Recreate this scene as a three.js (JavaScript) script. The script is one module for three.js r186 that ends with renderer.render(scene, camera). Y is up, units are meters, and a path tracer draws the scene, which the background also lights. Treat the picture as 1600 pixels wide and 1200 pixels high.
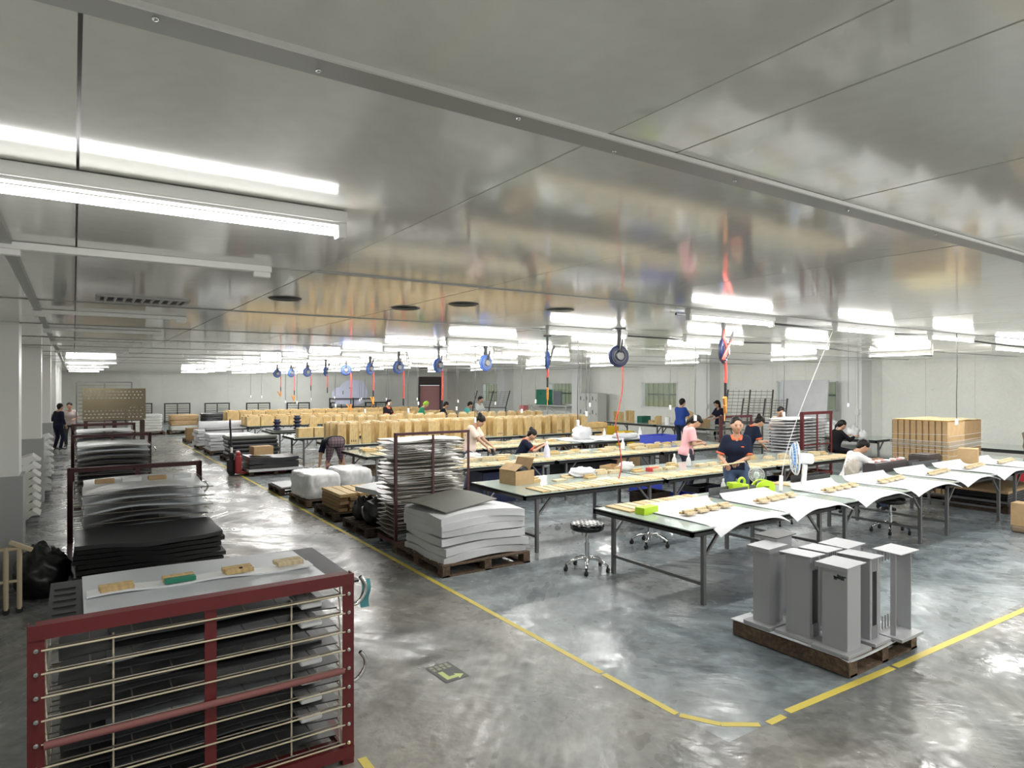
import * as THREE from 'three';
import { RoundedBoxGeometry } from 'three/addons/geometries/RoundedBoxGeometry.js';
import { mergeGeometries, toCreasedNormals } from 'three/addons/utils/BufferGeometryUtils.js';
import { ImprovedNoise } from 'three/addons/math/ImprovedNoise.js';
import { RectAreaLightUniformsLib } from 'three/addons/lights/RectAreaLightUniformsLib.js';

// ---------------------------------------------------------------- camera, sky, exposure
// world: x runs across the hall (towards the windowed wall), -z runs along it (towards the far wall), y is up
const scene = new THREE.Scene();
const CAM_H = 2.13, YAW = 33.9;
const camera = new THREE.PerspectiveCamera(60.98, 4 / 3, 0.05, 200);
camera.position.set(0, CAM_H, 0);
camera.rotation.set(0, -YAW * Math.PI / 180, 0, 'YXZ');
const renderer = new THREE.WebGLRenderer({ antialias: true });
renderer.toneMapping = THREE.LinearToneMapping;
renderer.toneMappingExposure = 1.5;
renderer.shadowMap.enabled = true;
RectAreaLightUniformsLib.init();
scene.background = new THREE.Color().setRGB(0.9, 0.95, 0.98);   // overcast daylight outside the windows
const LAMP = 84, SIDE = 68, TUBE = 8, LAMP_RGB = [1.0, 0.99, 0.965];

// ---------------------------------------------------------------- helpers
let seed = 20240611;
const rnd = () => { seed = (seed * 1664525 + 1013904223) >>> 0; return seed / 4294967296; };
const rr = (a, b) => a + (b - a) * rnd();
const N = new ImprovedNoise();
const D = Math.PI / 180;
const V3 = (a) => new THREE.Vector3(a[0], a[1], a[2]);
const used = {};
function numbered(n) { used[n] = (used[n] ?? -1) + 1; return used[n] ? n + '_' + String(used[n]).padStart(3, '0') : n; }
const place = (g, x, y, z, rx = 0, ry = 0, rz = 0) => {
  if (rx || ry || rz) g.applyMatrix4(new THREE.Matrix4().makeRotationFromEuler(new THREE.Euler(rx, ry, rz)));
  g.translate(x, y, z); return g;
};
const bx = (w, h, d, x = 0, y = 0, z = 0, rx = 0, ry = 0, rz = 0) => place(new THREE.BoxGeometry(w, h, d), x, y, z, rx, ry, rz);
const rb = (w, h, d, r, x = 0, y = 0, z = 0, rx = 0, ry = 0, rz = 0) => place(new RoundedBoxGeometry(w, h, d, 2, r), x, y, z, rx, ry, rz);
const cy = (r1, r2, h, x = 0, y = 0, z = 0, seg = 12, rx = 0, ry = 0, rz = 0) => place(new THREE.CylinderGeometry(r1, r2, h, seg), x, y, z, rx, ry, rz);
const sp = (r, x = 0, y = 0, z = 0, sx = 1, sy = 1, sz = 1, seg = 12) => { const g = new THREE.SphereGeometry(r, seg, Math.max(6, seg * 0.7 | 0)); g.scale(sx, sy, sz); return g.translate(x, y, z); };
function rod(a, b, r, seg = 6) {
  const A = V3(a), B = V3(b), L = A.distanceTo(B), g = new THREE.CylinderGeometry(r, r, L, seg);
  g.applyQuaternion(new THREE.Quaternion().setFromUnitVectors(new THREE.Vector3(0, 1, 0), B.clone().sub(A).normalize()));
  return g.translate((A.x + B.x) / 2, (A.y + B.y) / 2, (A.z + B.z) / 2);
}
function bar(a, b, w, t = w) {   // square bar between two points
  const A = V3(a), B = V3(b), L = A.distanceTo(B), g = new THREE.BoxGeometry(w, t, L);
  const m = new THREE.Matrix4().lookAt(A, B, Math.abs(B.y - A.y) / L > 0.95 ? new THREE.Vector3(0, 0, 1) : new THREE.Vector3(0, 1, 0));
  g.applyMatrix4(m); return g.translate((A.x + B.x) / 2, (A.y + B.y) / 2, (A.z + B.z) / 2);
}
const tb = (pts, r, seg = 16, rad = 6) => new THREE.TubeGeometry(new THREE.CatmullRomCurve3(pts.map(V3)), seg, r, rad, false);
const la = (prof, seg = 20, x = 0, y = 0, z = 0) => new THREE.LatheGeometry(prof.map((p) => new THREE.Vector2(p[0], p[1])), seg).translate(x, y, z);
function boxUV(g) {   // uv in metres from the side each triangle faces
  const p = g.attributes.position, uv = new Float32Array(p.count * 2), a = new THREE.Vector3(), b = new THREE.Vector3(), c = new THREE.Vector3();
  for (let i = 0; i < p.count; i += 3) {
    a.fromBufferAttribute(p, i); b.fromBufferAttribute(p, i + 1); c.fromBufferAttribute(p, i + 2);
    const n = b.clone().sub(a).cross(c.clone().sub(a)), nx = Math.abs(n.x), ny = Math.abs(n.y), nz = Math.abs(n.z);
    [a, b, c].forEach((q, k) => {
      const o = (i + k) * 2;
      if (ny >= nx && ny >= nz) { uv[o] = q.x; uv[o + 1] = q.z; } else if (nx >= nz) { uv[o] = q.z; uv[o + 1] = q.y; } else { uv[o] = q.x; uv[o + 1] = q.y; }
    });
  }
  g.setAttribute('uv', new THREE.BufferAttribute(uv, 2)); g.userData.inMetres = true;
  return g;
}
function merge(list) {
  const gs = [].concat(list).map((g) => { const q = g.index ? g.toNonIndexed() : g; for (const k of Object.keys(q.attributes)) if (k !== 'position' && k !== 'normal') q.deleteAttribute(k); return q; });
  return boxUV(gs.length > 1 ? mergeGeometries(gs) : gs[0]);
}
function mesh(name, geos, mat, parent) {
  const m = new THREE.Mesh(geos.userData?.inMetres ? geos : merge(geos), mat);
  m.name = parent ? name : numbered(name); (parent ?? scene).add(m); return m;
}
function tag(o, label, category, group) { o.userData = { ...o.userData, label, category }; if (group) o.userData.group = group; return o; }
function thing(name, label, category, pos = [0, 0, 0], turn = 0, group) {
  const o = new THREE.Group(); o.name = numbered(name); scene.add(o);
  o.position.set(...pos); o.rotation.y = turn; return tag(o, label, category, group);
}
function single(name, geos, mat, label, category, pos = [0, 0, 0], turn = 0, group) {
  const m = mesh(name, geos, mat); m.position.set(...pos); m.rotation.y = turn; return tag(m, label, category, group);
}
function copy(o, pos, turn = 0, label, group) {
  const c = o.clone(); c.name = numbered(o.name.replace(/_\d{3}$/, '')); c.userData = { ...o.userData };
  if (label) c.userData.label = label; if (group) c.userData.group = group;
  c.position.set(...pos); c.rotation.y = turn; scene.add(c); return c;
}
function struct(name, geos, mat, parent) { const m = mesh(name, geos, mat, parent); if (!parent) m.userData.kind = 'structure'; return m; }
function structGroup(name) { const g = new THREE.Group(); g.name = name; g.userData.kind = 'structure'; scene.add(g); return g; }
const ones = ['', 'first', 'second', 'third', 'fourth', 'fifth', 'sixth', 'seventh', 'eighth', 'ninth'];
const ord = (n) => n < 20 ? ORD[n] : n % 10 === 9 ? ['', '', 'thirtieth', 'fortieth', 'fiftieth', 'sixtieth'][(n + 1) / 10 - 1] ?? 'sixtieth' : ['', '', 'twenty', 'thirty', 'forty', 'fifty'][Math.floor((n + 1) / 10)] + '-' + ones[(n + 1) % 10];   // n counts from 0
const ORD = ['first', 'second', 'third', 'fourth', 'fifth', 'sixth', 'seventh', 'eighth', 'ninth', 'tenth', 'eleventh', 'twelfth', 'thirteenth', 'fourteenth', 'fifteenth', 'sixteenth', 'seventeenth', 'eighteenth', 'nineteenth', 'twentieth', 'twenty-first', 'twenty-second', 'twenty-third', 'twenty-fourth', 'twenty-fifth', 'twenty-sixth'];
// a thin slab over a grid: y = f(x, z), in 0..1 steps
function slab(w, d, th, nx, nz, f, warp) {
  const pos = [], idx = [], W = nx + 1, M = W * (nz + 1);
  for (let s = 0; s < 2; s++) for (let j = 0; j <= nz; j++) for (let i = 0; i <= nx; i++) {
    const a = i / nx, b = j / nz, q = warp ? warp(a, b) : [0, 0];
    pos.push((a - 0.5) * w + q[0], f(a, b) - s * th, (b - 0.5) * d + q[1]);
  }
  const quad = (a, b, c, e) => idx.push(a, b, c, a, c, e);
  for (let j = 0; j < nz; j++) for (let i = 0; i < nx; i++) { const a = j * W + i; quad(a, a + W, a + W + 1, a + 1); quad(M + a, M + a + 1, M + a + W + 1, M + a + W); }
  for (let i = 0; i < nx; i++) { quad(i, i + 1, M + i + 1, M + i); const a = nz * W + i; quad(a, M + a, M + a + 1, a + 1); }
  for (let j = 0; j < nz; j++) { const a = j * W; quad(a, M + a, M + a + W, a + W); const b = a + nx; quad(b, b + W, M + b + W, M + b); }
  const g = new THREE.BufferGeometry(); g.setAttribute('position', new THREE.Float32BufferAttribute(pos, 3)); g.setIndex(idx);
  const q = toCreasedNormals(g, 0.8);
  return q;
}

// ---------------------------------------------------------------- textures and materials
function dataTex(size, fn, srgb, rep) {
  const d = new Uint8Array(size * size * 4);
  for (let j = 0; j < size; j++) for (let i = 0; i < size; i++) {
    const c = fn(i / size, j / size), o = (j * size + i) * 4;
    for (let k = 0; k < 3; k++) d[o + k] = Math.max(0, Math.min(255, 255 * (Array.isArray(c) ? c[k] : c)));
    d[o + 3] = 255;
  }
  const t = new THREE.DataTexture(d, size, size); t.wrapS = t.wrapT = THREE.RepeatWrapping; t.magFilter = THREE.LinearFilter; t.minFilter = THREE.LinearMipmapLinearFilter; t.generateMipmaps = true;
  if (srgb) t.colorSpace = THREE.SRGBColorSpace; t.repeat.set(1 / rep, 1 / rep); t.needsUpdate = true; return t;
}
// tileable fractal noise: u, v in 0..1, f cells across the tile
function per(u, v, f, s) {
  const a = u * 2 * Math.PI, b = v * 2 * Math.PI, r = f / (2 * Math.PI);
  return N.noise(Math.cos(a) * r + s, Math.sin(a) * r + s * 1.7 + Math.cos(b) * r * 0.9, Math.sin(b) * r + s * 0.3);
}
const fbm = (u, v, f, s, o = 4) => { let t = 0, a = 0.5; for (let i = 0; i < o; i++) { t += a * per(u, v, f, s + i * 9.1); f *= 2.1; a *= 0.5; } return t; };
const lin = (r, g, b) => new THREE.Color().setRGB(r, g, b);
const mat = (r, g, b, rough = 0.6, metal = 0, extra = {}) => new THREE.MeshStandardMaterial({ color: lin(r, g, b), roughness: rough, metalness: metal, ...extra });
const pmat = (r, g, b, rough, extra = {}) => new THREE.MeshPhysicalMaterial({ color: lin(r, g, b), roughness: rough, ...extra });

const scuff = (warm) => dataTex(1024, (u, v) => {
  const big = fbm(u, v, 3, 3 + warm, 4), mid = fbm(u, v, 14, 11 + warm, 3), fine = fbm(u, v, 90, 31, 2), streak = fbm(u, v * 0.999, 30, 51 + warm, 2);
  const scr = Math.pow(Math.max(0, 1 - Math.abs(fbm(u, v, 9, 71 + warm, 3)) * 34), 2) * 0.5 * Math.max(0, fbm(u, v, 5, 90, 2) + 0.15);
  const blot = Math.max(0, fbm(u, v, 7, 131 + warm, 4) - 0.12), pale = Math.max(0, fbm(u, v, 12, 151 + warm, 4) - 0.14);
  const k = 0.93 + 0.3 * big + 0.3 * mid + 0.22 * fine + 0.2 * streak + 0.35 * scr - (warm ? 0.75 : 0.35) * blot + 0.5 * pale;
  const c = warm ? [0.525, 0.525, 0.51] : [0.53, 0.565, 0.58];
  const w = 0.03 * big * (warm ? 1.6 : 0.6);
  return [c[0] * k + w, c[1] * k, c[2] * k - w];
}, true, 5.2);
const scuffRough = dataTex(512, (u, v) => { const k = 0.31 + 0.45 * fbm(u, v, 6, 5, 4) + 0.3 * fbm(u, v, 40, 8, 2); return [k, Math.max(0.16, Math.min(0.7, k)), k]; }, false, 4.1);
const floorBump = dataTex(512, (u, v) => 0.5 + 0.3 * fbm(u, v, 9, 15, 2) + 0.6 * fbm(u, v, 34, 19, 3), false, 2.3);
const sheetBump = dataTex(512, (u, v) => 0.5 + 0.9 * fbm(u, v, 4, 25, 3) + 0.12 * fbm(u, v, 30, 5, 2), false, 2.6);
const panelTone = dataTex(512, (u, v) => { const k = 0.885 + 0.05 * fbm(u, v, 3, 42, 4) + 0.03 * fbm(u, v, 60, 5, 2) - 0.5 * Math.max(0, fbm(u, v, 11, 63, 3) - 0.36); return [k, k * 1.0, k * 0.975]; }, true, 3.1);
const woodTex = dataTex(512, (u, v) => { const g = fbm(u, v * 0.12, 40, 7, 3), b = fbm(u, v, 4, 17, 3), k = 0.9 + 0.22 * g + 0.14 * b; return [0.86 * k, 0.74 * k, 0.52 * k]; }, true, 0.7);
const palletTex = dataTex(512, (u, v) => { const g = fbm(u, v, 30, 77, 4), b = fbm(u, v, 5, 27, 3), k = 0.85 + 0.5 * g + 0.35 * b; return [0.44 * k, 0.36 * k, 0.29 * k]; }, true, 0.8);
const cardTex = dataTex(256, (u, v) => { const k = 0.96 + 0.12 * fbm(u, v, 6, 3, 3) + 0.05 * fbm(u, v, 60, 9, 2); return [0.75 * k, 0.63 * k, 0.47 * k]; }, true, 0.9);
const ply = dataTex(256, (u, v) => { const k = 0.93 + 0.25 * fbm(u, v, 9, 4, 4); return [0.74 * k, 0.62 * k, 0.44 * k]; }, true, 0.5);
const plaid = dataTex(256, (u, v) => { const s = (x, n) => (Math.sin(x * Math.PI * 2 * n) > 0.55 ? 1 : 0); const a = s(u, 8), b = s(v, 8), k = 0.3 + 0.08 * a + 0.08 * b; return [k * 1.05 + 0.08 * a * b, k * 0.9, k * 0.98]; }, true, 0.5);
const denimTex = dataTex(256, (u, v) => { const k = 0.85 + 0.5 * fbm(u, v, 5, 4, 3) + 0.2 * fbm(u, v, 60, 9, 2); return [0.33 * k, 0.41 * k, 0.55 * k]; }, true, 0.6);
const dotted = dataTex(256, (u, v) => { const x = u * 8, y = v * 8 + (Math.floor(x) % 2) * 0.5, d = Math.hypot(x - Math.floor(x) - 0.5, (y - Math.floor(y) - 0.5) * 1.4); return d < 0.34 ? 0.86 : 0.05; }, true, 0.42);
const foamTex = dataTex(256, (u, v) => { const k = 0.82 + 0.05 * fbm(u, v, 6, 14, 3); return [k, k * 1.005, k * 1.02]; }, true, 1.3);

const M = {
  floorWork: new THREE.MeshStandardMaterial({ map: scuff(0), roughnessMap: scuffRough, roughness: 1, bumpMap: floorBump, bumpScale: 0.0022 }),
  floorAisle: new THREE.MeshStandardMaterial({ map: scuff(1), roughnessMap: scuffRough, roughness: 1, bumpMap: floorBump, bumpScale: 0.003 }),
  ceil: [0, 1, 2].map((k) => { const t = panelTone.clone(), b = sheetBump.clone(); t.offset.set(k * 0.31, k * 0.17); b.offset.set(k * 0.23, k * 0.41); t.needsUpdate = b.needsUpdate = true; return new THREE.MeshPhysicalMaterial({ map: t, roughness: 0.085, specularIntensity: 1, bumpMap: b, bumpScale: 0.0007 }); }),
  ceilTrim: mat(0.36, 0.36, 0.35, 0.4), ceilLip: mat(0.75, 0.75, 0.74, 0.35),
  wall: new THREE.MeshStandardMaterial({ map: panelTone, color: lin(1.16, 1.17, 1.15), roughness: 0.33, bumpMap: sheetBump, bumpScale: 0.001 }),
  column: mat(0.78, 0.79, 0.78, 0.4),
  white: mat(0.8, 0.8, 0.79, 0.4), whiteGloss: mat(0.82, 0.83, 0.84, 0.22), black: mat(0.012, 0.012, 0.014, 0.5), blackGloss: mat(0.012, 0.012, 0.013, 0.14),
  tubeGlow: new THREE.MeshStandardMaterial({ color: lin(0.9, 0.9, 0.9), emissive: lin(...LAMP_RGB), emissiveIntensity: TUBE, roughness: 0.4 }),
  tubeOff: mat(0.75, 0.76, 0.76, 0.3),
  steel: mat(0.2, 0.2, 0.2, 0.42, 0.6), steelDark: mat(0.05, 0.05, 0.05, 0.45, 0.1), chrome: mat(0.75, 0.76, 0.78, 0.12, 1), rodCream: mat(0.62, 0.55, 0.4, 0.45), wire: mat(0.28, 0.25, 0.21, 0.4, 0.7),
  glassTop: mat(0.36, 0.43, 0.39, 0.1), edge: mat(0.02, 0.02, 0.021, 0.4),
  red: mat(0.13, 0.016, 0.018, 0.5), redDusty: mat(0.26, 0.1, 0.095, 0.7), redDark: mat(0.075, 0.018, 0.022, 0.5),
  wood: new THREE.MeshStandardMaterial({ map: woodTex, roughness: 0.6 }), woodPale: new THREE.MeshStandardMaterial({ map: woodTex, color: lin(1.12, 1.28, 1.75), roughness: 0.6 }),
  woodBox: new THREE.MeshStandardMaterial({ map: woodTex, color: lin(1.06, 1.06, 1.06), roughness: 0.55 }), woodBoxB: new THREE.MeshStandardMaterial({ map: woodTex, color: lin(0.98, 0.94, 0.86), roughness: 0.55 }),
  pallet: new THREE.MeshStandardMaterial({ map: palletTex, roughness: 0.85 }), palletDark: new THREE.MeshStandardMaterial({ map: palletTex, color: lin(0.45, 0.42, 0.4), roughness: 0.85 }),
  card: new THREE.MeshStandardMaterial({ map: cardTex, roughness: 0.8 }), cardDark: new THREE.MeshStandardMaterial({ map: cardTex, color: lin(0.6, 0.56, 0.52), roughness: 0.8 }), ply: new THREE.MeshStandardMaterial({ map: ply, roughness: 0.7 }),
  foam: new THREE.MeshStandardMaterial({ map: foamTex, roughness: 0.55 }), foamFilm: pmat(0.8, 0.81, 0.82, 0.3, { transmission: 0.25 }),
  film: pmat(0.46, 0.49, 0.52, 0.35), filmWhite: pmat(0.72, 0.74, 0.76, 0.35),
  darkSheet: mat(0.03, 0.031, 0.034, 0.35), greySheet: mat(0.12, 0.125, 0.135, 0.4), silverSheet: mat(0.3, 0.285, 0.255, 0.3),
  pedestal: mat(0.42, 0.425, 0.445, 0.42, 0.1),
  blueCrate: mat(0.05, 0.08, 0.5, 0.45), navy: mat(0.012, 0.016, 0.045, 0.6), blueDark: mat(0.02, 0.03, 0.09, 0.4),
  lime: mat(0.45, 0.68, 0.02, 0.4), green: mat(0.015, 0.2, 0.12, 0.5), yellow: mat(0.75, 0.5, 0.03, 0.5), orange: mat(0.85, 0.33, 0.06, 0.5), hoseRed: mat(0.75, 0.09, 0.07, 0.45), tape: mat(0.72, 0.58, 0.1, 0.5),
  paleRed: mat(0.72, 0.36, 0.36, 0.6), pink: mat(0.8, 0.5, 0.52, 0.6), locker: mat(0.6, 0.61, 0.58, 0.45), lilac: mat(0.66, 0.68, 0.85, 0.5), clear: pmat(0.9, 0.93, 0.93, 0.08, { transmission: 0.85, thickness: 0 }), perf: mat(0.13, 0.105, 0.06, 0.65),
  pane: pmat(0.9, 0.94, 0.92, 0.05, { transmission: 1, thickness: 0 }), fence: mat(0.4, 0.4, 0.3, 0.6), bagBlack: mat(0.008, 0.008, 0.009, 0.3), seatDots: new THREE.MeshStandardMaterial({ map: dotted, roughness: 0.3 }),
  skirt: mat(0.36, 0.37, 0.37, 0.4), brownBag: mat(0.25, 0.18, 0.12, 0.6), blueFan: mat(0.12, 0.3, 0.62, 0.35), teal: mat(0.1, 0.35, 0.4, 0.7),
};

// ---------------------------------------------------------------- the hall
const CEIL = 2.79, XL = -0.95, XR = 18.9, UB = -3.2, UL = 43.5, UR = 35.2;   // inner faces; the far wall stands askew from UL to UR
const floorG = structGroup('floor');
mesh('aisle_paint', bx(3.23 - XL + 0.3, 0.2, 46 - UB, (3.23 + XL - 0.3) / 2, -0.1, -(46 + UB) / 2), M.floorAisle, floorG);
mesh('aisle_paint', bx(XR + 0.3 - 3.23, 0.2, 2.5 - UB, (XR + 0.3 + 3.23) / 2, -0.1, -(2.5 + UB) / 2), M.floorAisle, floorG);
mesh('work_area_paint', bx(XR + 0.3 - 3.23, 0.2, 46 - 2.5, (XR + 0.3 + 3.23) / 2, -0.1, -(46 + 2.5) / 2), M.floorWork, floorG);

{ // ceiling of metal sandwich panels, every panel a sheet of its own
  const c = structGroup('ceiling');
  mesh('roof_slab', bx(XR - XL + 0.8, 0.2, 47.5, (XR + XL) / 2, CEIL + 0.125, -(46.5 + UB) / 2 + 0.2), M.ceilTrim, c);
  const xs = [-1.15]; for (let x = 0.01; x < XR + 1.2; x += 1.16) xs.push(x);
  const xsNear = [-1.15, 0.01, 1.17, 1.43, 2.3, 3.46]; for (let x = 4.62; x < XR + 1.2; x += 1.16) xsNear.push(x);
  const us = []; for (let u = 1.33 - 2.47 * 2; u < 46; u += 2.47) us.push(u);
  const far = [];
  for (let j = 0; j + 1 < us.length; j++) {
    const row = us[j + 1] < 1.4 ? xsNear : xs;
    for (let i = 0; i + 1 < row.length; i++) {
      const x0 = row[i] + 0.004, x1 = Math.min(row[i + 1] - 0.004, XR + 0.25), u0 = us[j] + 0.004, u1 = us[j + 1] - 0.004;
      if (x1 - x0 < 0.1) continue;
      const tilt = [rr(-1, 1) * 0.0016, rr(-1, 1) * 0.0022], y = CEIL + 0.0125;
      const g = bx(x1 - x0, 0.025, u1 - u0, 0, 0, 0, tilt[0], 0, tilt[1]).translate((x0 + x1) / 2, y, -(u0 + u1) / 2);
      if (u0 > 27) far.push(g); else mesh('ceiling_panel', g, M.ceil[(i * 7 + j * 5) % 3], c);
    }
  }
  const f = mesh('ceiling_panel', far, M.ceil[0], c); f.userData.kind = 'stuff';
  const jc = mesh('joint_cover', bx(XR - XL, 0.01, 0.08, (XR + XL) / 2, CEIL - 0.005, -1.33), M.ceilTrim, c); mesh('cover_lip', bx(XR - XL, 0.012, 0.008, (XR + XL) / 2, CEIL - 0.007, -1.288), M.ceilLip, jc);
  for (const x of [0.12, 0.42, 0.9, 1.25, 1.75, 2.4, 3.1]) mesh('screw', sp(0.006, x, CEIL - 0.012, -1.33 + 0.02 * Math.sin(x * 9), 1, 0.8, 1, 8), M.chrome, jc);
  for (const u of us.slice(3)) if (u < 26) mesh('joint_cover', bx(XR - XL, 0.008, 0.03, (XR + XL) / 2, CEIL - 0.003, -u), M.ceilTrim, c);
  mesh('joint_cover', bx(0.05, 0.02, 43, -0.262, CEIL - 0.006, -21.3), M.ceilTrim, c);
  for (const [x, u] of [[1.35, 5.14], [2.67, 4.69], [3.59, 4.57], [2.39, 5.21]])
    mesh('round_vent', [la([[0.0, 0], [0.04, -0.004], [0.05, 0.004], [0.075, -0.004], [0.085, 0.004], [0.11, -0.006], [0.125, 0]], 20, x, CEIL - 0.004, -u)], M.steelDark, c);
  const vent = mesh('vent_frame', [bx(0.62, 0.014, 0.03, 0.45, CEIL - 0.007, -5.68), bx(0.62, 0.014, 0.03, 0.45, CEIL - 0.007, -6.0), bx(0.03, 0.014, 0.3, 0.15, CEIL - 0.007, -5.84), bx(0.03, 0.014, 0.3, 0.75, CEIL - 0.007, -5.84)], M.ceilTrim, c);
  for (let k = 0; k < 9; k++) mesh('vent_slat', bx(0.012, 0.02, 0.29, 0.2 + k * 0.0625, CEIL - 0.006, -5.84, 0, 0, 0.6), M.ceilTrim, vent);
  mesh('vent_hole', bx(0.58, 0.004, 0.3, 0.45, CEIL - 0.002, -5.84), M.black, vent);
}

function panelWall(name, matr, len, thick, wins, toWorld, step = 1.15, trimH = 0) { // len along s, panels, windows [s0, s1, y0, y1]
  const w = structGroup(name), put = (n, g, m) => { const q = mesh(n, g, m, w); return q; };
  for (let s = 0; s < len; s += step) {
    let cuts = [[s, Math.min(s + step, len)]];
    for (const [a, b, y0, y1] of wins) cuts = cuts.flatMap(([p, q]) => {
      const lo = Math.max(p, a), hi = Math.min(q, b); if (lo >= hi - 1e-4) return [[p, q]];
      put('wall_panel', toWorld(bx(hi - lo - 0.004, y0, thick, (lo + hi) / 2, y0 / 2, 0)), matr);
      put('wall_panel', toWorld(bx(hi - lo - 0.004, CEIL + 0.03 - y1, thick, (lo + hi) / 2, (CEIL + 0.03 + y1) / 2, 0)), matr);
      return [[p, lo], [hi, q]].filter(([m, n]) => n - m > 0.02);
    });
    for (const [p, q] of cuts) put('wall_panel', toWorld(bx(q - p - 0.004, CEIL + 0.03, thick, (p + q) / 2, (CEIL + 0.03) / 2, 0)), matr);
  }
  put('wall_core', toWorld((() => { const gs = []; let p = 0; for (const [a, b, y0, y1] of [...wins].sort((m, n) => m[0] - n[0])) { gs.push(bx(a - p, CEIL, thick * 0.6, (a + p) / 2, CEIL / 2, 0), bx(b - a, y0, thick * 0.6, (a + b) / 2, y0 / 2, 0), bx(b - a, CEIL - y1, thick * 0.6, (a + b) / 2, (CEIL + y1) / 2, 0)); p = b; } gs.push(bx(len - p, CEIL, thick * 0.6, (len + p) / 2, CEIL / 2, 0)); return merge(gs); })()), M.skirt);
  return w;
}
const RW = 39.0; // length of the windowed wall
const wins = [[10.74, 12.72, 1.33, 2.21], [16.95, 18.79, 1.21, 2.19], [23.15, 24.89, 1.18, 2.17], [29.48, 31.0, 1.15, 2.14]].map(([a, b, c, d]) => [a - UB, b - UB, c, d]);
panelWall('wall_right', M.wall, RW + 0.3, 0.12, wins, (g) => { g.rotateY(Math.PI / 2); g.translate(XR + 0.06, 0, -UB); return g; }, 1.15);
{ // far wall, askew
  const ax = XL - 0.2, au = UL + 0.1, bxx = XR + 0.1, bu = UR, len = Math.hypot(bxx - ax, bu - au), ang = Math.atan2(au - bu, bxx - ax);
  const door = [[len - 1.75, len - 0.55, 0.002, 2.05]];
  panelWall('wall_far', M.wall, len + 0.3, 0.12, door, (g) => { g.translate(0, 0, -0.06); g.rotateY(-ang); g.translate(ax, 0, -au); return g; }, 1.15);
  const d = structGroup('door_1'); d.position.set(ax, 0, -au); d.rotation.y = -ang;
  mesh('door_frame', [bx(0.09, 2.1, 0.2, len - 1.79, 1.05, -0.06), bx(0.09, 2.1, 0.2, len - 0.51, 1.05, -0.06), bx(1.4, 0.5, 0.2, len - 1.15, 2.32, -0.06)], mat(0.06, 0.045, 0.04, 0.5), d);
  mesh('door_leaf', bx(1.2, 2.03, 0.05, len - 1.15, 1.02, -0.14), M.paleRed, d);
  mesh('red_post', bx(0.1, 2.6, 0.12, len - 0.4, 1.3, 0.06), mat(0.5, 0.1, 0.08, 0.5), d);
  mesh('conduit', cy(0.025, 0.025, 2.4, len - 9.5, 1.6, 0.03, 8), M.white, d);
}
panelWall('wall_left', M.wall, UL - UB + 0.4, 0.12, [], (g) => { g.rotateY(Math.PI / 2); g.translate(XL - 0.06, 0, -UB); return g; }, 1.15);
panelWall('wall_back', M.wall, XR - XL + 0.4, 0.12, [], (g) => { g.translate(XL - 0.2, 0, -UB + 0.06); return g; }, 1.15);
[2.75, 8.7, 14.45, 20.2, 26, 31.8, 37.6].forEach((u, k) => { // columns of the dim side
  const c = structGroup('trim_' + (k + 1));
  mesh('column', bx(0.47, CEIL, 0.42, XL + 0.23, CEIL / 2, -u - 0.21), M.column, c);
  mesh('column_skirt', bx(0.5, 1.15, 0.45, XL + 0.25, 0.575, -u - 0.21), M.skirt, c);
  mesh('conduit', cy(0.022, 0.022, CEIL, XL + 0.06, CEIL / 2, -u - 1.1, 8), M.white, c);
  mesh('socket_box', bx(0.06, 0.12, 0.22, XL + 0.03, 1.15, -u - 1.1), M.white, c);
});
[[9.72, 10.31], [15.0, 15.65], [21.9, 22.56], [28.0, 28.7]].forEach(([a, b], k) => { // columns of the windowed wall
  const c = structGroup('trim_' + (k + 8));
  mesh('column', bx(0.55, CEIL, b - a, XR - 0.27, CEIL / 2, -(a + b) / 2), M.column, c);
  mesh('conduit', [cy(0.03, 0.03, CEIL, XR - 0.57, CEIL / 2, -a - 0.12, 8)], M.white, c);
  mesh('socket_box', bx(0.07, 0.16, 0.12, XR - 0.58, 1.35, -a - 0.12), M.white, c);
});
wins.forEach(([s0, s1, y0, y1], k) => {
  const u0 = s0 + UB, u1 = s1 + UB, w = structGroup('window_' + (k + 1)), um = (u0 + u1) / 2, W = u1 - u0, x = XR + 0.06;
  mesh('window_frame', [bx(0.16, 0.05, W + 0.1, x, y1, -um), bx(0.16, 0.05, W + 0.1, x, y0, -um), bx(0.16, y1 - y0, 0.05, x, (y0 + y1) / 2, -u0), bx(0.16, y1 - y0, 0.05, x, (y0 + y1) / 2, -u1)], M.white, w);
  mesh('window_pane', bx(0.008, y1 - y0 - 0.05, W - 0.05, x, (y0 + y1) / 2, -um), M.pane, w);
  mesh('cross_rail', bx(0.05, 0.06, W, x + 0.3, y0 + (y1 - y0) * 0.52, -um), M.steel, w);
  const gs = []; for (let q = -0.4; q < W + 2.2; q += 0.28) gs.push(bx(0.03, 2.6, 0.2, x + 1.3, 1.3, -u0 - q), bx(0.1, 2.6, 0.06, x + 1.28, 1.3, -u0 - q - 0.13));
  mesh('corrugated_sheet', gs, M.fence, w);
});

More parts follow.
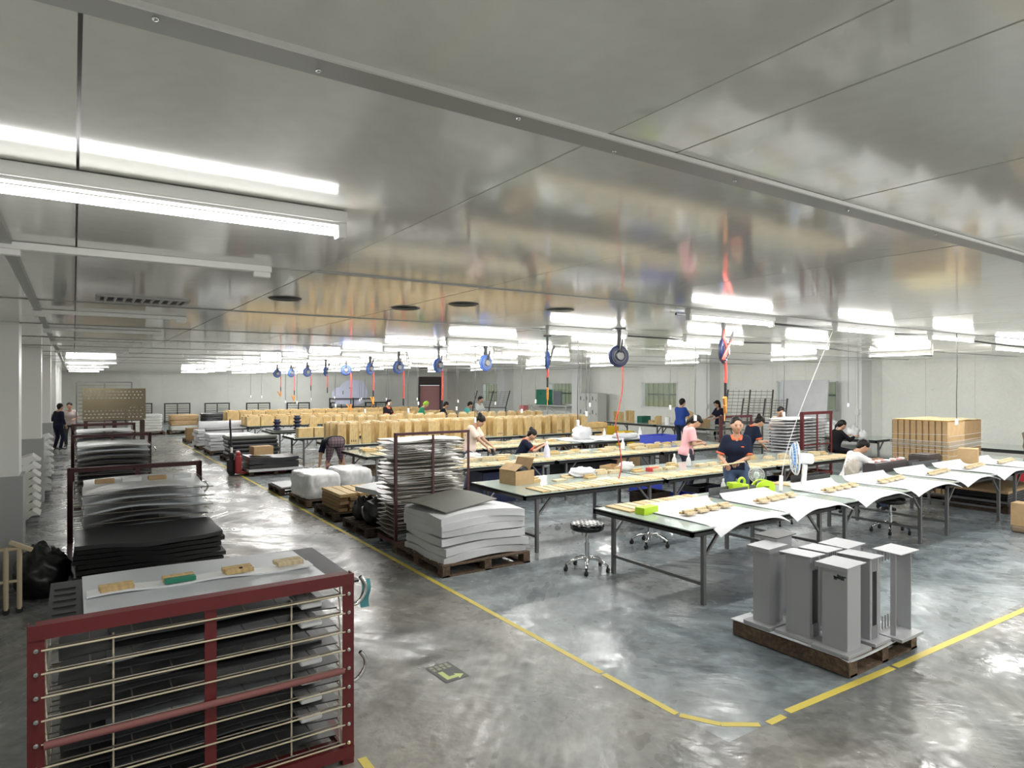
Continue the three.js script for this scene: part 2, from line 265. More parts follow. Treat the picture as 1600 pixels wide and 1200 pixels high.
// ---------------------------------------------------------------- lamps on the ceiling
function lampAt(x, u, lit, label, group, along = 'x', drop = 0, side = 1, power = 1) {
  const L = 1.22, o = thing('tube_light', label, 'ceiling light', [x, CEIL - drop, -u], along === 'x' ? 0 : Math.PI / 2, group);
  if (!lit) { // bare batten, no tube fitted
    mesh('housing', rb(L, 0.036, 0.05, 0.005, 0, -0.019, 0), M.white, o);
    for (const s of [-1, 1]) mesh('lamp_holder', rb(0.09, 0.03, 0.035, 0.004, s * (L / 2 - 0.05), -0.05, 0), M.white, o);
    return o;
  }
  mesh('housing', [rb(L, 0.045, 0.07, 0.006, 0, -0.026, 0), bx(L - 0.02, 0.012, 0.045, 0, -0.052, 0)], M.white, o);
  for (const s of [-1, 1]) mesh('end_cap', rb(0.035, 0.06, 0.05, 0.006, s * (L / 2 - 0.017), -0.075, 0), M.white, o);
  mesh('tube', cy(0.014, 0.014, L - 0.07, 0, -0.082, 0, 10, 0, 0, Math.PI / 2), M.tubeGlow, o);
  if (drop) for (const s of [-1, 1]) mesh('hanger', cy(0.004, 0.004, drop, s * 0.45, drop / 2, 0, 6), M.steel, o);
  // a tube shines down and to both sides
  for (const [a, I, h, y, z] of [[-Math.PI / 2, LAMP, 0.03, -0.1, 0], [-0.6, SIDE * side, 0.026, -0.083, -0.018], [Math.PI + 0.6, SIDE * side, 0.026, -0.083, 0.018]]) {
    const l = new THREE.RectAreaLight(lin(...LAMP_RGB), I * power, L - 0.08, h); l.name = 'tube_glow';
    l.position.set(0, y, z); l.rotation.x = a; o.add(l);
  }
  return o;
}
lampAt(0.255, 2.44, true, 'lit tube light on the ceiling panel closest to the viewer', undefined, 'x', 0, 0.3);   // its trough hides most of the tube's flanks
lampAt(0.31, 3.8, false, 'unlit tube light just behind the big lit tube');
[7.1, 9.3, 12, 15.2].forEach((u, k) => lampAt(0.31, u, false, `unlit tube light over the rack aisle, ${ORD[k]} behind the ceiling vent`));
[21.3, 26.3, 31, 36].forEach((u, k) => lampAt(0.4, u, true, `lit tube light over the rack aisle, ${ORD[k]} of the distant bright ones`));
const LU = [3.85, 5.9, 8.2, 10.4, 12.5, 14.7, 16.9, 19.3, 21.6, 24, 26.4, 28.8, 31.2, 33.6, 36];
[[5.0, 'hose reel line'], [7.3, 'middle of the tables'], [9.45, 'window end of the tables']].forEach(([x, n], c) => LU.forEach((u, k) => {
  
  lampAt(x + rr(-0.06, 0.06), u + rr(-0.05, 0.05), true, `lit tube light over the ${n}, ${ORD[k]} going away`);
}));
[[13.2, 4.5, 'x'], [13.7, 6.5, 'z'], [14.0, 9.0, 'z'], [13.8, 12.2, 'z'], [13.8, 15.4, 'z'], [13.8, 19, 'z'], [13.8, 23, 'z'], [13.8, 27, 'z']].forEach(([x, u, d], k) =>
  lampAt(x, u, true, `lit tube light in the row along the windowed wall, ${ORD[k]} going away`, undefined, d, 0, 1.4, 1.7));
[[7.4, 1.7], [9.5, 1.7], [11.7, 1.7], [14, 1.9], [7.4, -0.5], [9.5, -0.5], [11.7, -0.5], [14, -0.5], [16.6, 3.4], [2.6, -0.6], [5.0, -0.6], [5.0, -2.4]].forEach(([x, u], k) => lampAt(x, u, true, `lit tube light of the lamp grid beyond the frame, ${ORD[k]} one`));
tag(mesh('cable_run', [tb([[4.5, CEIL - 0.03, -4.05], [7.3, CEIL - 0.06, -4.0], [9.5, CEIL - 0.035, -4.02], [12.5, CEIL - 0.07, -4.1], [16, CEIL - 0.03, -4.2]], 0.012, 40, 5)], M.steelDark), 'dark cable slung under the ceiling along the front lamps', 'cable');
tag(mesh('cable_run', [tb([[4.5, CEIL - 0.03, -6.1], [7.3, CEIL - 0.06, -6.05], [9.5, CEIL - 0.035, -6.1], [12.5, CEIL - 0.06, -6.6], [16, CEIL - 0.03, -6.9]], 0.012, 40, 5)], M.steelDark), 'dark cable slung under the ceiling along the second lamp row', 'cable');
// switch cords hanging from the lamps
function cordAt(x, u, y, label, group, thick = 0.005) {
  const o = thing('hanging_socket', label, 'socket', [x, y, -u], 0, group);
  mesh('cord', tb([[0, CEIL - y - 0.002, 0], [0.006, (CEIL - y) * 0.6, 0.004], [-0.004, (CEIL - y) * 0.3, 0], [0, 0.04, 0]], thick, 10, 5), M.steelDark, o);
  mesh('socket_body', rb(0.038, 0.085, 0.034, 0.009, 0, 0, 0), M.whiteGloss, o);
  return o;
}
[[9.47, 3.79, 'above the wrapped cartons'], [9.41, 6.22, 'in front of the rack of white trays'], [7.4, 6.3, 'above the open carton by the wall'], [5.23, 6.31, 'in front of the tall wooden boxes'], [14.9, 8.2, 'beside the column near the cartons']]
  .forEach(([x, u, t]) => cordAt(x, u, 1.64, 'white socket on a dark cord hanging ' + t));
for (const x of [5.0, 7.3, 9.4]) for (const u of [8.2, 10.4, 12.5, 14.7, 16.9, 19.3, 21.6, 24]) cordAt(x + rr(-0.2, 0.2), u + 0.3, 1.62 + rr(-0.08, 0.1), `white socket on a thin dark cord over the ${x < 6 ? 'walkway end' : x < 8 ? 'middle' : 'window end'} of the ${ORD[[8.2, 10.4, 12.5, 14.7, 16.9, 19.3, 21.6, 24].indexOf(u) + 2]} table row`, 'sockets over the further tables');
// hose reels
function reelAt(x, u, k, hose, gun, label) {
  const o = thing('hose_reel', label, 'hose reel', [x, 2.46, -u], [0.5, -0.3, 0.9, 0.2, 0.4, 0.1][k % 6]);
  mesh('bracket', [bx(0.05, 0.2, 0.03, 0, 0.22, 0), bx(0.14, 0.02, 0.1, 0, 0.32, 0), bx(0.02, 0.24, 0.02, 0, 0.08, 0.06, 0.3)], M.steelDark, o);
  mesh('drum', [cy(0.105, 0.105, 0.06, 0, 0, 0, 24, Math.PI / 2), new THREE.TorusGeometry(0.115, 0.018, 8, 28)], k > 1 ? mat(0.05, 0.1, 0.3, 0.35) : M.blueDark, o);
  mesh('hub', [cy(0.045, 0.055, 0.03, 0, 0, 0.042, 16, Math.PI / 2), new THREE.TorusGeometry(0.075, 0.006, 6, 20).translate(0, 0, 0.035)], M.steel, o);
  if (hose) {
    mesh('hose', tb([[0.1, -0.05, 0], [0.112, -0.12, 0], [0.115, -0.12 - hose / 2, 0.005], [0.11, -0.12 - hose, 0]], k > 7 ? 0.012 : 0.016, 14, 7), M.hoseRed, o);
    const y = -0.12 - hose;
    mesh('coupling', cy(0.014, 0.014, 0.14, 0.11, y - 0.07, 0, 8), M.black, o);
    if (gun) mesh('air_gun', [rb(0.035, 0.13, 0.03, 0.01, 0.11, y - 0.2, 0), rb(0.04, 0.1, 0.03, 0.01, 0.085, y - 0.26, 0, 0, 0, 0.5), rb(0.03, 0.12, 0.022, 0.008, 0.045, y - 0.19, 0, 0, 0, 0.6), rod([0.09, y - 0.3, 0], [0.05, y - 0.38, 0], 0.005)], M.orange, o);
  }
  return o;
}
[4.2, 5.7, 7.1, 8.7, 10.3, 12, 13.5, 15, 16.5, 18.1, 19.7, 21.3].forEach((u, k) => {
  const o = reelAt(5.35, u, k, [0.2, 0, 0.12, 0, 0.5, 0.5, 0.35, 0.55, 0.3, 0.25, 0.4, 0.3][k], [1, 0, 1, 0, 0, 0, 1, 1, 0, 0, 1, 1][k], `round hose reel under the ceiling, ${ORD[k]} of the line going away`);
  if (k === 0) mesh('hose_slack', tb([[0.09, 0.05, 0.02], [-0.02, 0.09, 0.08], [-0.12, 0.02, 0.06], [-0.17, -0.1, 0.02], [-0.1, -0.02, 0.05], [-0.16, 0.12, 0.03], [-0.05, 0.2, 0.02]], 0.012, 40, 6), M.hoseRed, o);
});
tag(mesh('air_hose', tb([[5.43, 2.36, -5.72], [5.44, 2.1, -5.73], [5.42, 1.9, -5.75], [5.36, 1.65, -5.76], [5.42, 1.35, -5.75], [5.43, 1.15, -5.74], [5.4, 1.0, -5.75]], 0.007, 40, 6), M.hoseRed), 'thin red air hose hanging between the front tables', 'hose');

// ---------------------------------------------------------------- floor markings
function strip(pts, w, name, label) { // flat tape along a path of [x, u]
  const gs = []; for (let i = 0; i + 1 < pts.length; i++) { const [x0, u0] = pts[i], [x1, u1] = pts[i + 1], L = Math.hypot(x1 - x0, u1 - u0); gs.push(bx(L, 0.0016, w, (x0 + x1) / 2, 0.001, -(u0 + u1) / 2, 0, Math.atan2(u1 - u0, x1 - x0), 0)); }
  return tag(mesh(name, gs, M.tape), label, 'floor tape');
}
strip([[3.23, 3.62], [3.23, 26]], 0.05, 'floor_tape', 'long yellow tape line along the pallets and the walkway');
strip([[3.23, 3.6], [3.23, 2.9]], 0.05, 'floor_tape', 'short yellow tape length before the bent corner');
strip([[3.235, 2.88], [3.36, 2.66], [3.56, 2.52]], 0.05, 'floor_tape', 'bent yellow tape piece at the corner of the work area');
strip([[3.62, 2.5], [3.78, 2.5]], 0.05, 'floor_tape', 'short worn yellow tape scrap after the bent corner');
strip([[3.85, 2.52], [5.1, 2.47]], 0.055, 'floor_tape', 'yellow tape line beside the pallet of grey pedestals');
strip([[5.14, 2.47], [9.5, 2.36]], 0.055, 'floor_tape', 'yellow tape line running on past the pedestal pallet');
strip([[1.36, 3.05], [1.36, 3.56]], 0.05, 'floor_tape', 'yellow tape end beside the foot of the big red rack');
{ // direction sticker
  const cv = document.createElement('canvas'); cv.width = 256; cv.height = 384; const g = cv.getContext('2d');
  g.fillStyle = '#4c4d4c'; g.fillRect(0, 0, 256, 384); g.fillStyle = '#b9bd96'; g.font = 'bold 50px sans-serif';
  g.textAlign = 'center'; g.fillStyle = '#b4b894';
  for (let r = 0; r < 2; r++) for (let c = 0; c < 4; c++) { const x = 26 + c * 54, y = 22 + r * 58; g.fillRect(x, y, 36, 8); g.fillRect(x + 14, y, 9, 42); g.fillRect(x + (c % 2) * 3, y + 18, 36, 7); if ((c + r) % 2) g.fillRect(x, y + 35, 40, 8); else { g.fillRect(x, y + 5, 7, 38); g.fillRect(x + 30, y + 5, 7, 38); } }
  g.fillStyle = '#cfe08a'; g.fillRect(44, 160, 52, 180); g.fillRect(44, 288, 130, 52); g.beginPath(); g.moveTo(160, 256); g.lineTo(236, 314); g.lineTo(160, 372); g.fill();
  const t = new THREE.CanvasTexture(cv); t.colorSpace = THREE.SRGBColorSpace;
  const gm = new THREE.PlaneGeometry(0.2, 0.3); gm.rotateX(-Math.PI / 2);
  const m = new THREE.Mesh(gm, new THREE.MeshStandardMaterial({ map: t, roughness: 0.5 })); m.name = numbered('floor_sticker'); scene.add(m);
  m.position.set(2.29, 0.0025, -4.27); m.rotation.y = 0.05; tag(m, 'dark floor sticker with a bent lime arrow and small characters', 'sticker');
}

// ---------------------------------------------------------------- pallets
function pallet(w, d, h, pos, label, m = M.pallet, turn = 0, slats = 7) { // boards across x, three bearers
  const o = thing('wooden_pallet', label, 'pallet', pos, turn), t = 0.02;
  for (let k = 0; k < slats; k++) mesh('deck_board', rb(w, t, d / slats * 0.8, 0.004, rr(-0.01, 0.01), h - t / 2, -d / 2 + (k + 0.5) * d / slats), m, o);
  for (let k = 0; k < 3; k++) { const x = -w / 2 + 0.05 + k * (w - 0.1) / 2; mesh('stringer', [bx(0.09, 0.02, d, x, h - t - 0.01, 0), bx(0.09, 0.018, d, x, 0.009, 0), ...[-1, 0, 1].map((s) => bx(0.09, h - t - 0.04, 0.12, x, (h - t) / 2, s * (d / 2 - 0.06)))], m, o); }
  for (const s of [-1, 0, 1]) mesh('bottom_board', bx(w, 0.016, 0.1, 0, 0.008, s * (d / 2 - 0.05)), m, o);
  return o;
}

// ---------------------------------------------------------------- drying racks: a red frame at one end, wire trays standing out from it
function dryingRack({ x0, x1, u, dir, depth, h, n, y0, step, label, red = M.red, dusty = M.redDusty, bolts = false, handles = false, cross = 5, thin = false, feet = true }) {
  // dir +1: trays stretch away from the viewer, -1: towards
  const w = x1 - x0, o = thing('drying_rack', label, 'drying rack', [(x0 + x1) / 2, 0, -u]), zs = -dir, p = thin ? 0.035 : 0.064;
  for (const s of [-1, 1]) {
    const post = mesh('post', [bx(p, h, 0.008, s * (w / 2 - p / 2), h / 2, 0), bx(0.008, h, p, s * (w / 2 - 0.004), h / 2, zs * p / 2)], red, o);
    if (bolts) for (let k = 0; k < n; k++) mesh('bolt', [cy(0.011, 0.011, 0.012, s * (w / 2 - p / 2), y0 + k * step + 0.005, -zs * 0.008, 6, Math.PI / 2), cy(0.006, 0.006, 0.022, s * (w / 2 - p / 2), y0 + k * step + 0.005, -zs * 0.012, 8, Math.PI / 2)], M.chrome, post);
  }
  mesh('top_bar', [bx(w - 0.004, p, 0.008, 0, h - p / 2 + 0.002, -zs * 0.0085), bx(w - 0.06, 0.006, p, 0.0, h - 0.003, zs * p / 2)], red, o);
  mesh('bottom_bar', [bx(w - 0.004, p, 0.01, 0, 0.07, -zs * 0.0095), bx(w, 0.008, p * 1.6, 0, 0.097, zs * p * 0.8)], red, o);
  mesh('centre_bar', bx(p * 0.85, h - 0.08, 0.012, 0, h / 2, zs * 0.012), red, o);
  if (!thin) mesh('cross_tube', rod([-w / 2 + 0.06, h * 0.5, zs * -0.012], [w / 2 - 0.06, h * 0.5, zs * -0.012], 0.017, 10), dusty, o);
  for (const s of [-1, 1]) mesh('base_rail', bx(0.06, 0.05, depth, s * (w / 2 - 0.04), 0.085, zs * depth / 2), red, o);
  if (feet) for (const s of [-1, 1]) for (const b of [0.08, 0.92]) mesh('caster', [cy(0.03, 0.03, 0.025, s * (w / 2 - 0.04), 0.03, zs * depth * b, 12, 0, 0, Math.PI / 2)], M.black, o);
  for (let k = 0; k < n; k++) {
    const y = y0 + k * step, gs = [], wi = w - 0.13, r = thin ? 0.004 : 0.005;
    gs.push(rod([-wi / 2, y, zs * 0.03], [wi / 2, y, zs * 0.03], r, 5), rod([-wi / 2, y, zs * depth], [wi / 2, y, zs * depth], r, 5));
    for (let c = 0; c <= cross; c++) { const x = -wi / 2 + wi * c / cross; gs.push(rod([x, y, zs * 0.03], [x, y, zs * depth], r * 0.75, 4)); }
    for (let c = 1; c < 3; c++) gs.push(rod([-wi / 2, y, zs * depth * c / 3], [wi / 2, y, zs * depth * c / 3], r * 0.75, 4));
    const t = mesh('tray', gs, k % 2 || thin ? M.wire : M.wire, o);
    if (bolts) { mesh('front_rod', rod([-w / 2 + 0.05, y, -zs * 0.004], [w / 2 - 0.05, y, -zs * 0.004], 0.0045, 6), M.rodCream, t); mesh('tray_spring', [rod([-w / 2 + 0.07, y, zs * 0.02], [-w / 2 + 0.06, y + step * 0.7, zs * 0.08], 0.004), rod([w / 2 - 0.07, y, zs * 0.02], [w / 2 - 0.06, y + step * 0.7, zs * 0.08], 0.004)], M.rodCream, t); }
  }
  if (bolts) for (const x of [-0.28, 0.28]) mesh('link_rod', rod([w * x, y0 - 0.02, zs * 0.07], [w * x, y0 + (n - 1) * step, zs * 0.07], 0.005), M.rodCream, o);
  if (handles) for (const yy of handles) mesh('handle', tb([[w / 2 - 0.01, yy - 0.1, zs * 0.03], [w / 2 + 0.03, yy - 0.1, zs * 0.03], [w / 2 + 0.075, yy - 0.05, zs * 0.03], [w / 2 + 0.08, yy, zs * 0.03], [w / 2 + 0.05, yy + 0.05, zs * 0.03]], 0.012, 20, 8), M.chrome, o);
  return o;
}
function sheetOn(w, d, th, pos, m, label, group, bend = 0.02, name = 'plastic_sheet', ph = 0) {
  return single(name, slab(w, d, th, 14, 6, (a, b) => bend * (Math.sin(a * Math.PI) - 0.5) * (0.4 + 0.6 * b) + 0.006 * Math.sin(a * 9 + ph) * b, (a, b) => [0.012 * Math.sin(b * 5 + ph), 0]), m, label, 'sheet', pos, 0, group);
}
// the big rack closest to the camera
dryingRack({ x0: -0.17, x1: 1.31, u: 3.55, dir: 1, depth: 0.98, h: 1.065, n: 9, y0: 0.12, step: 0.104, label: 'big red drying rack with cream rods, closest to the viewer', bolts: true, handles: [0.98, 0.55], cross: 8 });
for (let k = 0; k < 8; k++) {
  sheetOn(1.3, 0.93, 0.006, [0.6, 0.14 + k * 0.104, -4.1], M.darkSheet, `thin black sheet on the ${ORD[k]} tray up of the big red rack`, undefined, 0.012, 'black_sheet', k);
  if (k && k !== 4) sheetOn(1.02, 0.8, 0.008, [0.66 + rr(-0.02, 0.02), 0.158 + k * 0.104, -4.1 - rr(0, 0.04)], k % 3 ? M.greySheet : M.film, `grey film sheet on the ${ORD[k]} tray up of the big red rack`, undefined, 0.018, 'film_sheet', k * 2);
  for (let c = 0; c < 1; c++) if (k > 0 && k !== 5) single('foam_strip', rb(0.12, 0.03, 0.3, 0.012), M.filmWhite, `white foam end poking out on the ${ORD[k]} tray up of the big red rack`, 'foam strip', [1.09, 0.178 + k * 0.104, -3.75]);
}
single('corrugated_board', [bx(1.5, 0.012, 0.92, 0, 0, 0), ...Array.from({ length: 5 }, (_, k) => bx(0.1, 0.004, 0.012, -0.68, 0.008, -0.3 + k * 0.12))], M.black, 'black board laid across the top tray of the big red rack', 'board', [0.64, 0.975, -4.14]);
single('clear_film', slab(1.2, 0.84, 0.008, 16, 8, (a, b) => 0.012 * Math.sin(a * 3 + 1) + 0.01 * b), M.film, 'cloudy plastic film spread over the top of the big red rack', 'film', [0.64, 1.0, -4.12]);
single('film_strip', slab(1.17, 0.12, 0.01, 12, 3, (a, b) => 0.014 + 0.012 * Math.sin(a * 3 + 1) + 0.006 * Math.sin(a * 14)), M.filmWhite, 'folded strip of film under the wooden blocks on the big red rack', 'film', [0.64, 1.006, -4.08]);
[[0.19, M.wood, 'plain block at the end'], [0.49, M.wood, 'block with a green stripe'], [0.8, M.wood, 'block with a dark knot'], [1.09, M.woodPale, 'pale block at the walkway end']].forEach(([x, m, t], k) => {
  const o = thing('wooden_block', `small wooden ${t} on the film of the big red rack`, 'block', [x, 1.03, -4.08], 0.04);
  mesh('bar', rb(0.16, 0.024, 0.05, 0.003, 0, 0.014, -0.026), m, o); mesh('bar', rb(0.155, 0.024, 0.045, 0.003, 0.002, 0.012, 0.03), k === 1 ? M.green : m, o);
  if (k === 2) mesh('knot', cy(0.01, 0.01, 0.008, 0.01, 0.026, 0.03, 10), M.black, o);
});
single('rag', [slab(0.05, 0.16, 0.01, 4, 8, (a, b) => 0.02 * Math.sin(b * 6)).rotateX(Math.PI / 2)], M.teal, 'teal rag tied on the upper handle of the big red rack', 'rag', [1.4, 0.92, -3.6]);
// second rack, trays towards the viewer, then the glossy black pile before it
dryingRack({ x0: -0.07, x1: 1.48, u: 10.0, dir: -1, depth: 1.35, h: 1.06, n: 8, y0: 0.13, step: 0.108, label: 'dark red drying rack of grey film sheets behind the black pile', red: M.redDark, dusty: M.redDark, handles: [0.72] });
for (let k = 0; k < 8; k++) sheetOn(1.26, 1.2, 0.02, [0.72, 0.17 + k * 0.108, -9.25], [M.darkSheet, M.darkSheet, M.greySheet, M.greySheet, M.greySheet, M.film, M.film, M.filmWhite][k], `curled grey film sheet, ${ORD[7 - k]} from the top of the dark red rack`, undefined, 0.06, 'film_sheet', k);
for (let k = 0; k < 4; k++) single('foam_block', rb(0.2, 0.05, 0.1, 0.01), k % 2 ? M.filmWhite : M.card, `small block on the top film of the second rack, ${ORD[k]} along`, 'block', [0.3 + k * 0.27, 1.0, -8.95]);
for (let k = 0; k < 7; k++) single('black_sheet', slab(1.34, 0.95, 0.04, 20, 6, (a, b) => 0.018 * Math.sin(a * 5 + k * 0.3) * (0.3 + b) + 0.006 * Math.sin(a * 15 + k * 0.7) * b), k === 6 ? M.darkSheet : M.blackGloss, `glossy black sheet in the pile behind the big red rack, ${ORD[6 - k]} from top`, 'sheet', [0.68 + rr(-0.03, 0.03), 0.23 + k * 0.05, -8.1 - rr(0, 0.03)]);
pallet(1.3, 0.95, 0.14, [0.68, 0, -8.1], 'dark pallet under the glossy black sheets', M.palletDark);
// further racks along the dim aisle
[[12.6, 'third drying rack along the dim aisle, with dark sheets'], [16.4, 'fourth drying rack along the dim aisle, with pale films'], [20.9, 'fifth drying rack along the dim aisle, below the perforated board']].forEach(([u, t], k) => {
  if (k === 0) return;
  dryingRack({ x0: -0.05, x1: 1.42, u, dir: -1, depth: 1.2, h: 1.06, n: 8, y0: 0.13, step: 0.108, label: t, red: M.redDark, dusty: M.redDark, handles: [0.7], cross: 3 });
  for (let q = 0; q < 8; q++) sheetOn(1.24, 1.1, 0.03, [0.68, 0.17 + q * 0.108, -u + 0.65], [M.darkSheet, M.darkSheet, M.darkSheet, M.greySheet, M.darkSheet, M.greySheet, M.film, M.filmWhite][q], `film sheet on the ${['', 'fourth', 'fifth'][k]} aisle rack, ${ORD[7 - q]} tray from the top`, `films on the ${['', 'fourth', 'fifth'][k]} aisle rack`, 0.04, 'film_sheet', q + k);
});
{ // perforated board leaning on a tall wire rack, far down the aisle
  dryingRack({ x0: 0.05, x1: 1.55, u: 24.0, dir: 1, depth: 0.7, h: 2.2, n: 17, y0: 0.2, step: 0.118, label: 'tall pale wire rack behind the perforated board', red: M.steel, dusty: M.steel, cross: 3, thin: true });
  const sh = new THREE.Shape([[-0.78, -0.45], [0.78, -0.45], [0.78, 0.45], [-0.78, 0.45]].map((p) => new THREE.Vector2(...p)));
  for (let r = 0; r < 9; r++) for (let c = 0; c < 15; c++) {
    if (r === 4 || r === 5 || (r === 3 && c < 11)) continue;
    const x = -0.7 + c * 0.098 + (r % 2 ? 0.02 : -0.02), y = -0.38 + r * 0.092, wdt = c > 10 ? 0.026 : 0.038, hh = c > 10 ? 0.024 : 0.026;
    sh.holes.push(new THREE.Path([[x - wdt, y], [x, y - hh], [x + wdt, y], [x, y + hh]].map((p) => new THREE.Vector2(...p))));
  }
  single('perforated_board', [place(new THREE.ExtrudeGeometry(sh, { depth: 0.02, bevelEnabled: false }), 0, 0, 0, -0.03)], M.perf, 'brown perforated board standing on a rack far down the aisle', 'board', [0.98, 1.55, -22.0]);
  pallet(1.5, 0.5, 1.08, [0.98, 0, -22.1], 'dark crate carrying the perforated board', M.palletDark, 0, 4);
}
// tall rack with bare metal-looking trays beside the foam stack
dryingRack({ x0: 3.41, x1: 4.51, u: 7.76, dir: 1, depth: 0.6, h: 1.5, n: 23, y0: 0.16, step: 0.055, label: 'tall maroon drying rack full of wavy silvery trays', red: M.redDark, dusty: M.redDark, cross: 4, thin: true });
for (let k = 0; k < 23; k++) single('silver_tray', slab(1.02, 0.58, 0.01, 16, 5, (a, b) => 0.012 * Math.sin(a * 8 + k * 1.3) * (0.5 + 0.5 * Math.sin(b * 4 + k)) + 0.01 * Math.sin(b * 7 + k)), M.silverSheet, `wavy silvery sheet, ${ord(22 - k)} from the top of the tall maroon rack`, 'sheet', [3.93 + rr(-0.02, 0.02), 0.185 + k * 0.055, -8.08], 0, 'sheets of the tall maroon rack');
// rack of white trays at the windowed side
dryingRack({ x0: 13.55, x1: 14.75, u: 8.5, dir: 1, depth: 0.55, h: 1.5, n: 17, y0: 0.2, step: 0.07, label: 'maroon drying rack of white trays behind the seated woman in white', red: M.red, dusty: M.red, cross: 3 });
for (let k = 0; k < 17; k++) single('white_tray', slab(1.5, 0.6, 0.02, 12, 4, (a, b) => 0.01 * Math.sin(a * 7 + k)), M.foam, `white sheet, ${ord(16 - k)} from the top of the maroon rack behind the seated woman`, 'sheet', [13.95, 0.22 + k * 0.07, -8.95], 0, 'sheets of the white tray rack');
dryingRack({ x0: 12.9, x1: 14.1, u: 10.2, dir: 1, depth: 0.5, h: 1.36, n: 8, y0: 0.2, step: 0.13, label: 'maroon rack with bare trays beside the leaning wire shelves', red: M.redDark, dusty: M.redDark, cross: 3 });
// dark racks lined up along the far wall
{
  const at = (x) => UL - (UL - UR) * (x - XL) / (XR - XL);
  [2.3, 4.1, 6.0, 8.0, 10.0, 12.2, 14.0].forEach((x, k) => dryingRack({ x0: x, x1: x + 1.3, u: at(x) - 1.2, dir: 1, depth: 0.5, h: 1.08, n: 7, y0: 0.15, step: 0.125, label: `black drying rack against the far wall, ${ORD[k]} from the dim aisle`, red: M.black, dusty: M.black, cross: 2, feet: false }));
}

// ---------------------------------------------------------------- worktables
const TH = 0.75;
function worktable(x0, x1, u0, u1, label, cloth) {
  const w = x1 - x0, d = u1 - u0, o = thing('worktable', label, 'table', [(x0 + x1) / 2, 0, -(u0 + u1) / 2]);
  mesh('tabletop', rb(w - 0.02, 0.012, d - 0.02, 0.003, 0, TH - 0.006, 0), cloth ?? M.glassTop, o);
  mesh('edge_rail', [bx(w, 0.05, 0.03, 0, TH - 0.035, d / 2 - 0.015), bx(w, 0.05, 0.03, 0, TH - 0.035, -d / 2 + 0.015), bx(0.03, 0.05, d, w / 2 - 0.015, TH - 0.035, 0), bx(0.03, 0.05, d, -w / 2 + 0.015, TH - 0.035, 0), bx(w, 0.012, d, 0, TH - 0.02, 0)], M.edge, o);
  const ax = w / 2 - 0.24, az = d / 2 - 0.07;
  for (const sx of [-1, 1]) {
    for (const sz of [-1, 1]) mesh('leg', rb(0.042, TH - 0.05, 0.042, 0.004, sx * ax, (TH - 0.05) / 2, sz * az), M.steel, o);
    mesh('stretcher', bx(0.032, 0.03, 2 * az, sx * ax, 0.2, 0), M.steel, o);
    mesh('apron', bx(0.04, 0.05, 2 * az, sx * ax, TH - 0.075, 0), M.steel, o);
    for (const sz of [-1, 1]) mesh('brace', bar([sx * ax, TH - 0.3, sz * az], [sx * (ax - 0.24), TH - 0.06, sz * az], 0.025), M.steel, o);
  }
  return o;
}
const rows = [
  [4.12, 5.52, [[4.8, 7.25], [7.3, 9.62], [9.92, 12.15], [12.3, 14.7]], 'the row with draped white sheets'],
  [6.6, 7.93, [[4.62, 7.1], [7.15, 9.8], [9.85, 12.62]], 'the row edged with pale planks'],
  [9.3, 10.65, [[4.7, 7.2], [7.25, 9.9], [9.95, 12.6]], 'the row where the woman in pink works'],
  [11.8, 13.2, [[4.6, 7.2], [7.25, 9.9], [9.95, 12.84]], 'the row ending in white cloth'],
  [14.35, 15.65, [[4.85, 7.3], [7.35, 9.9], [9.95, 12.8]], 'the front row of tall wooden boxes'],
  [16.8, 18.05, [[4.66, 7.2], [7.25, 9.8], [9.85, 12.8]], 'the second row of wooden boxes'],
  [19.3, 20.55, [[4.7, 7.2], [7.25, 9.8], [9.85, 12.8]], 'the row with navy bundles'],
  [22.4, 23.6, [[4.7, 7.2], [7.25, 9.8], [9.85, 12.8]], 'the row of low yellow boxes'],
  [25.6, 26.8, [[4.7, 7.2], [7.25, 9.8], [9.85, 12.8]], 'the last row before the far wall'],
];
rows.forEach(([u0, u1, segs, t], r) => segs.forEach(([a, b], k) => worktable(a, b, u0, u1, `steel-legged worktable, ${ORD[k]} from the walkway in ${t}`)));
[[4.3, 7.4, 'beside the wrapped cartons'], [8.3, 10.5, 'behind the rack of white trays'], [13.2, 15.6, 'with the open carton'], [15.7, 18.2, 'with shallow wooden boxes, by the column']].forEach(([a, b, t]) => worktable(16.35, 17.7, a, b, 'worktable along the windowed wall ' + t));

